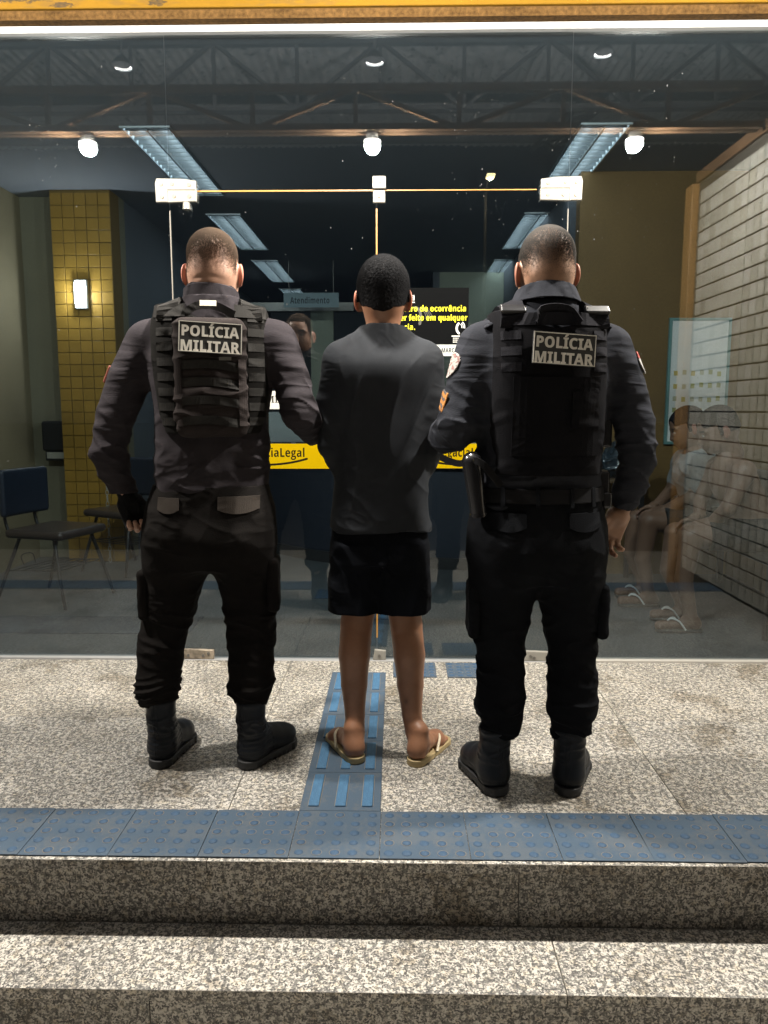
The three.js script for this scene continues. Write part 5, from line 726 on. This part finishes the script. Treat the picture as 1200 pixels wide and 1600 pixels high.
  const shirt = (x, y, z) => { const d = base(x, y, z); if (d > 0.05) return d; const drape = sstep(1.36, 1.22, y), u = x * 0.9 - (y - 1.2) * 0.32, f = 0.008 * drape * Math.pow(ridge(u * 9 + 1.7, y * 1.6, z * 3), 1.5) * sstep(0.0, 0.05, z - 0.98) + 0.0035 * ridge((x * Math.sign(x - cx) - y * 0.5) * 12, y * 3, 7) * sstep(0.07, 0.12, Math.abs(x - cx)) + 0.004 * ridge(x * 6 + y * 5, y * 7, z * 6) * sstep(1.2, 1.05, y); return Math.max(d - f, 0.806 + 0.012 * noise(x * 9, 1, z * 9) - y, Math.hypot(x - cx, (z - 1.04)) < 0.2 ? (y - (z - 1.04) * 0.12 - 1.493) : -1, -Math.min(...[armL, armR].map(a => { const q = a[4]; return (z - q[2]) + 0.004 + (Math.hypot(x - q[0], y - q[1], z - q[2]) > 0.1 ? 9 : 0); }))); };
  add('shirt', meshOf(shirt, [-0.32, 0.78, 0.82], [0.21, 1.54, 1.22], 0.006, { uvc: [cx, cz] }), jersey);
  add('neckband', meshOf(ring(cx, 1.04, 0.062, 0.003, 1.476, 1.497, 0.12), [-0.14, 1.44, 0.95], [0.03, 1.53, 1.13], 0.0032), jersey);
  // shorts with piping
  const sh = U(0.025, loft([[0.70, cx - 0.012, 1.012, 0.165, 0.115], [0.80, cx - 0.01, 1.008, 0.163, 0.104], [0.9, cx - 0.005, 1.01, 0.15, 0.10]], 2.4), loft([[0.522, -0.153, 1.022, 0.090, 0.10], [0.56, -0.150, 1.02, 0.094, 0.10], [0.62, -0.145, 1.018, 0.098, 0.10], [0.76, -0.135, 1.012, 0.085, 0.105]], 2.4), loft([[0.522, 0.022, 1.022, 0.088, 0.10], [0.56, 0.020, 1.02, 0.092, 0.10], [0.62, 0.016, 1.018, 0.096, 0.10], [0.76, 0.01, 1.012, 0.085, 0.105]], 2.4));
  const shorts = (x, y, z) => { const d = sh(x, y, z); if (d > 0.05) return d; return Math.max(d - 0.005 * ridge(x * 9, y * 3.5, z * 9) - 0.003 * ridge(x * 6, y * 12 + x * 8, z * 6), 0.522 + 0.006 * noise(x * 12, 4, z * 12) - y, y - 0.89); };
  const so = add('shorts', meshOf(shorts, [-0.28, 0.5, 0.88], [0.15, 0.91, 1.2], 0.006, { uvc: [cx, cz] }), shortsMat);
  // flip-flops
  const ffSole = std(rgb(0.40, 0.31, 0.16), 0.7), ffStrap = std(rgb(0.68, 0.60, 0.45), 0.5);
  for (const [h, t, s] of [[hL, tL, 1], [hR, tR, -1]]) {
    const g = new THREE.Group(); g.name = 'flip_flop'; P.add(g); g.position.set(h[0] - B[0], h[0] < -0.05 ? 0.0062 : 0.001, h[1] - B[2]); g.rotation.y = Math.atan2(-(t[0] - h[0]), -(t[1] - h[1]));
    part('sole', meshOf((x, y, z) => { const q = clamp((-z - 0.02) / 0.2), r = mix(0.034, 0.046, q); const d = Math.hypot(x, z + 0.026 + q * 0.182) - r; return Math.max(d, -y, y - 0.02 - 0.004 * sstep(-0.12, 0, z)); }, [-0.06, -0.006, -0.28], [0.06, 0.036, 0.03], 0.004), ffSole, g);
    part('strap', [tube([[0, 0.022, -0.2], [s * 0.0, 0.052, -0.185], [-0.03, 0.055, -0.15], [-0.044, 0.024, -0.1]], 0.005, 20, 8), tube([[0, 0.022, -0.2], [s * 0.0, 0.052, -0.185], [0.03, 0.058, -0.15], [0.044, 0.024, -0.1]], 0.005, 20, 8)], ffStrap, g);
  }
}
// --- two people waiting on the bench inside
function sitter(o) {
  const P = thing('person', o.label, 'person', [o.x, 0, o.z]), s = o.skin, lean = o.lean;
  const hip = [0, 0.53, 0], chest = [-lean * 0.8, 0.80, 0], neck = [-lean * 1.05, 0.965, 0], hd = [-lean * 1.15 - 0.03, 1.10, 0];
  const leg = k => [[0, 0.53, k * 0.09, 0.085], [-0.42, 0.535 - (k > 0 ? 0 : 0.02), k * 0.12, 0.062], [-0.45, 0.30, k * 0.12, 0.048], [-0.40 + (k > 0 ? 0 : 0.05), 0.075, k * 0.12, 0.035]], arm = k => [[chest[0] - 0.02, 0.89, k * 0.18, 0.052], [-lean - 0.06, 0.70, k * 0.19, 0.042], [-0.30, 0.615, k * 0.10, 0.032]];
  const feet = k => U(0.02, cap([-0.40 + (k > 0 ? 0 : 0.05) + 0.03, 0.04, k * 0.12], [-0.57 + (k > 0 ? 0 : 0.05), 0.036, k * 0.12], 0.03, 0.028), cap([-0.55 + (k > 0 ? 0 : 0.05), 0.032, k * 0.12 - 0.022], [-0.58 + (k > 0 ? 0 : 0.05), 0.03, k * 0.12 + 0.022], 0.014));
  const torso = chain([[0, 0.56, 0, 0.125], [chest[0] * 0.5, 0.68, 0, 0.115], [chest[0], 0.83, 0, 0.125]], 0.06), sh = cap([chest[0] - 0.02, 0.895, -0.14], [chest[0] - 0.02, 0.895, 0.14], 0.062), bodyF = U(0.05, torso, sh, cap(neck.map((v, i) => i === 1 ? v - 0.08 : v), neck, 0.06, 0.05), ...[-1, 1].flatMap(k => [chain(leg(k), 0.03), chain(arm(k), 0.02), feet(k)]));
  const tone = (x, y, z) => { const n = 1 + 0.1 * noise(x * 30, y * 30, z * 30); return [s[0] * n, s[1] * n, s[2] * n]; };
  const hg = headGeo({ neck: 0.055, w: 1 }, s, [0, 0, 0], 0, 0); hg.rotateX(-0.35).rotateY(Math.PI / 2).translate(...hd);
  part('body', merge([meshOf(bodyF, [-0.66, 0.012, -0.28], [0.16, 1.0, 0.28], 0.011, { color: tone }), hg, ...[-1, 1].map(k => handGeo(RELAX, s, [-0.305, 0.612, k * 0.10], [0, 0.3, -k * 0.9], [-0.95, -0.25, -k * 0.15], -k))]), skinMat, P);
  const hf = headSdf({ neck: 0.055, w: 1 }), hr = meshOf((x, y, z) => { const d = hf(x, y, z); return Math.max(d - 0.009 - 0.003 * noise(x * 150, y * 150, z * 150), (z > -0.02 ? -0.01 : 0.05) - y, -0.085 - z, Math.abs(x) - 0.086); }, [-0.1, -0.03, -0.12], [0.1, 0.16, 0.14], 0.004); hr.rotateX(-0.35).rotateY(Math.PI / 2).translate(...hd); part('hair', hr, hairBlack, P);
  if (o.shirt) { const f = U(0.05, chain([[0, 0.56, 0, 0.145], [chest[0] * 0.5, 0.68, 0, 0.135], [chest[0], 0.83, 0, 0.14]], 0.06), cap([chest[0] - 0.02, 0.895, -0.15], [chest[0] - 0.02, 0.895, 0.15], 0.072), ...[-1, 1].map(k => cap([chest[0] - 0.02, 0.885, k * 0.18], [-lean - 0.03, 0.76, k * 0.19], 0.064, 0.06))); part('shirt', meshOf((x, y, z) => Math.max(f(x, y, z) - 0.008 * ridge(x * 9, y * 9, z * 9), 0.53 - y, -(Math.hypot(x - hd[0], y - 1.03, z) - 0.085)), [-0.5, 0.5, -0.32], [0.22, 1.02, 0.32], 0.01), o.shirt, P); }
  const pf = U(0.05, ell([0.01, 0.54, 0], [0.14, 0.095, 0.175]), ...[-1, 1].map(k => cap([0, 0.535, k * 0.09], [-0.34, 0.54, k * 0.12], 0.098, 0.080))); part('shorts', meshOf((x, y, z) => Math.max(pf(x, y, z) - 0.006 * ridge(x * 10, y * 10, z * 10), -0.33 - x, 0.452 - y), [-0.42, 0.43, -0.25], [0.2, 0.68, 0.25], 0.01), o.shorts, P);
  for (const k of [-1, 1]) { const g = new THREE.Group(); g.name = 'flip_flop'; P.add(g); g.position.set(-0.34 + (k > 0 ? 0 : 0.05), 0.001, k * 0.12); g.rotation.y = Math.PI / 2; part('sole', meshOf((x, y, z) => { const q = clamp((-z - 0.02) / 0.2), r = mix(0.034, 0.046, q); return Math.max(Math.hypot(x, z + 0.026 + q * 0.182) - r, -y, y - 0.018); }, [-0.06, -0.006, -0.28], [0.06, 0.03, 0.03], 0.007), std(rgb(0.05, 0.045, 0.04), 0.7), g); part('strap', [tube([[0, 0.02, -0.2], [0, 0.07, -0.18], [-0.03, 0.07, -0.14], [-0.044, 0.02, -0.1]], 0.005, 16, 6), tube([[0, 0.02, -0.2], [0, 0.07, -0.18], [0.03, 0.07, -0.14], [0.044, 0.02, -0.1]], 0.005, 16, 6)], std(rgb(0.6, 0.6, 0.58), 0.5), g); }
  return P;
}
sitter({ label: 'bare-chested person leaning forward on the bench, nearest the glass', x: 2.02, z: -0.62, lean: 0.20, skin: [0.13, 0.07, 0.045], shorts: cloth([0.02, 0.02, 0.02], 231) });
sitter({ label: 'person in a white shirt on the bench, behind the bare-chested one', x: 1.97, z: -1.18, lean: 0.12, skin: [0.15, 0.08, 0.05], shirt: cloth([0.26, 0.26, 0.26], 233), shorts: cloth([0.035, 0.035, 0.035], 235) });
renderer.render(scene, camera);
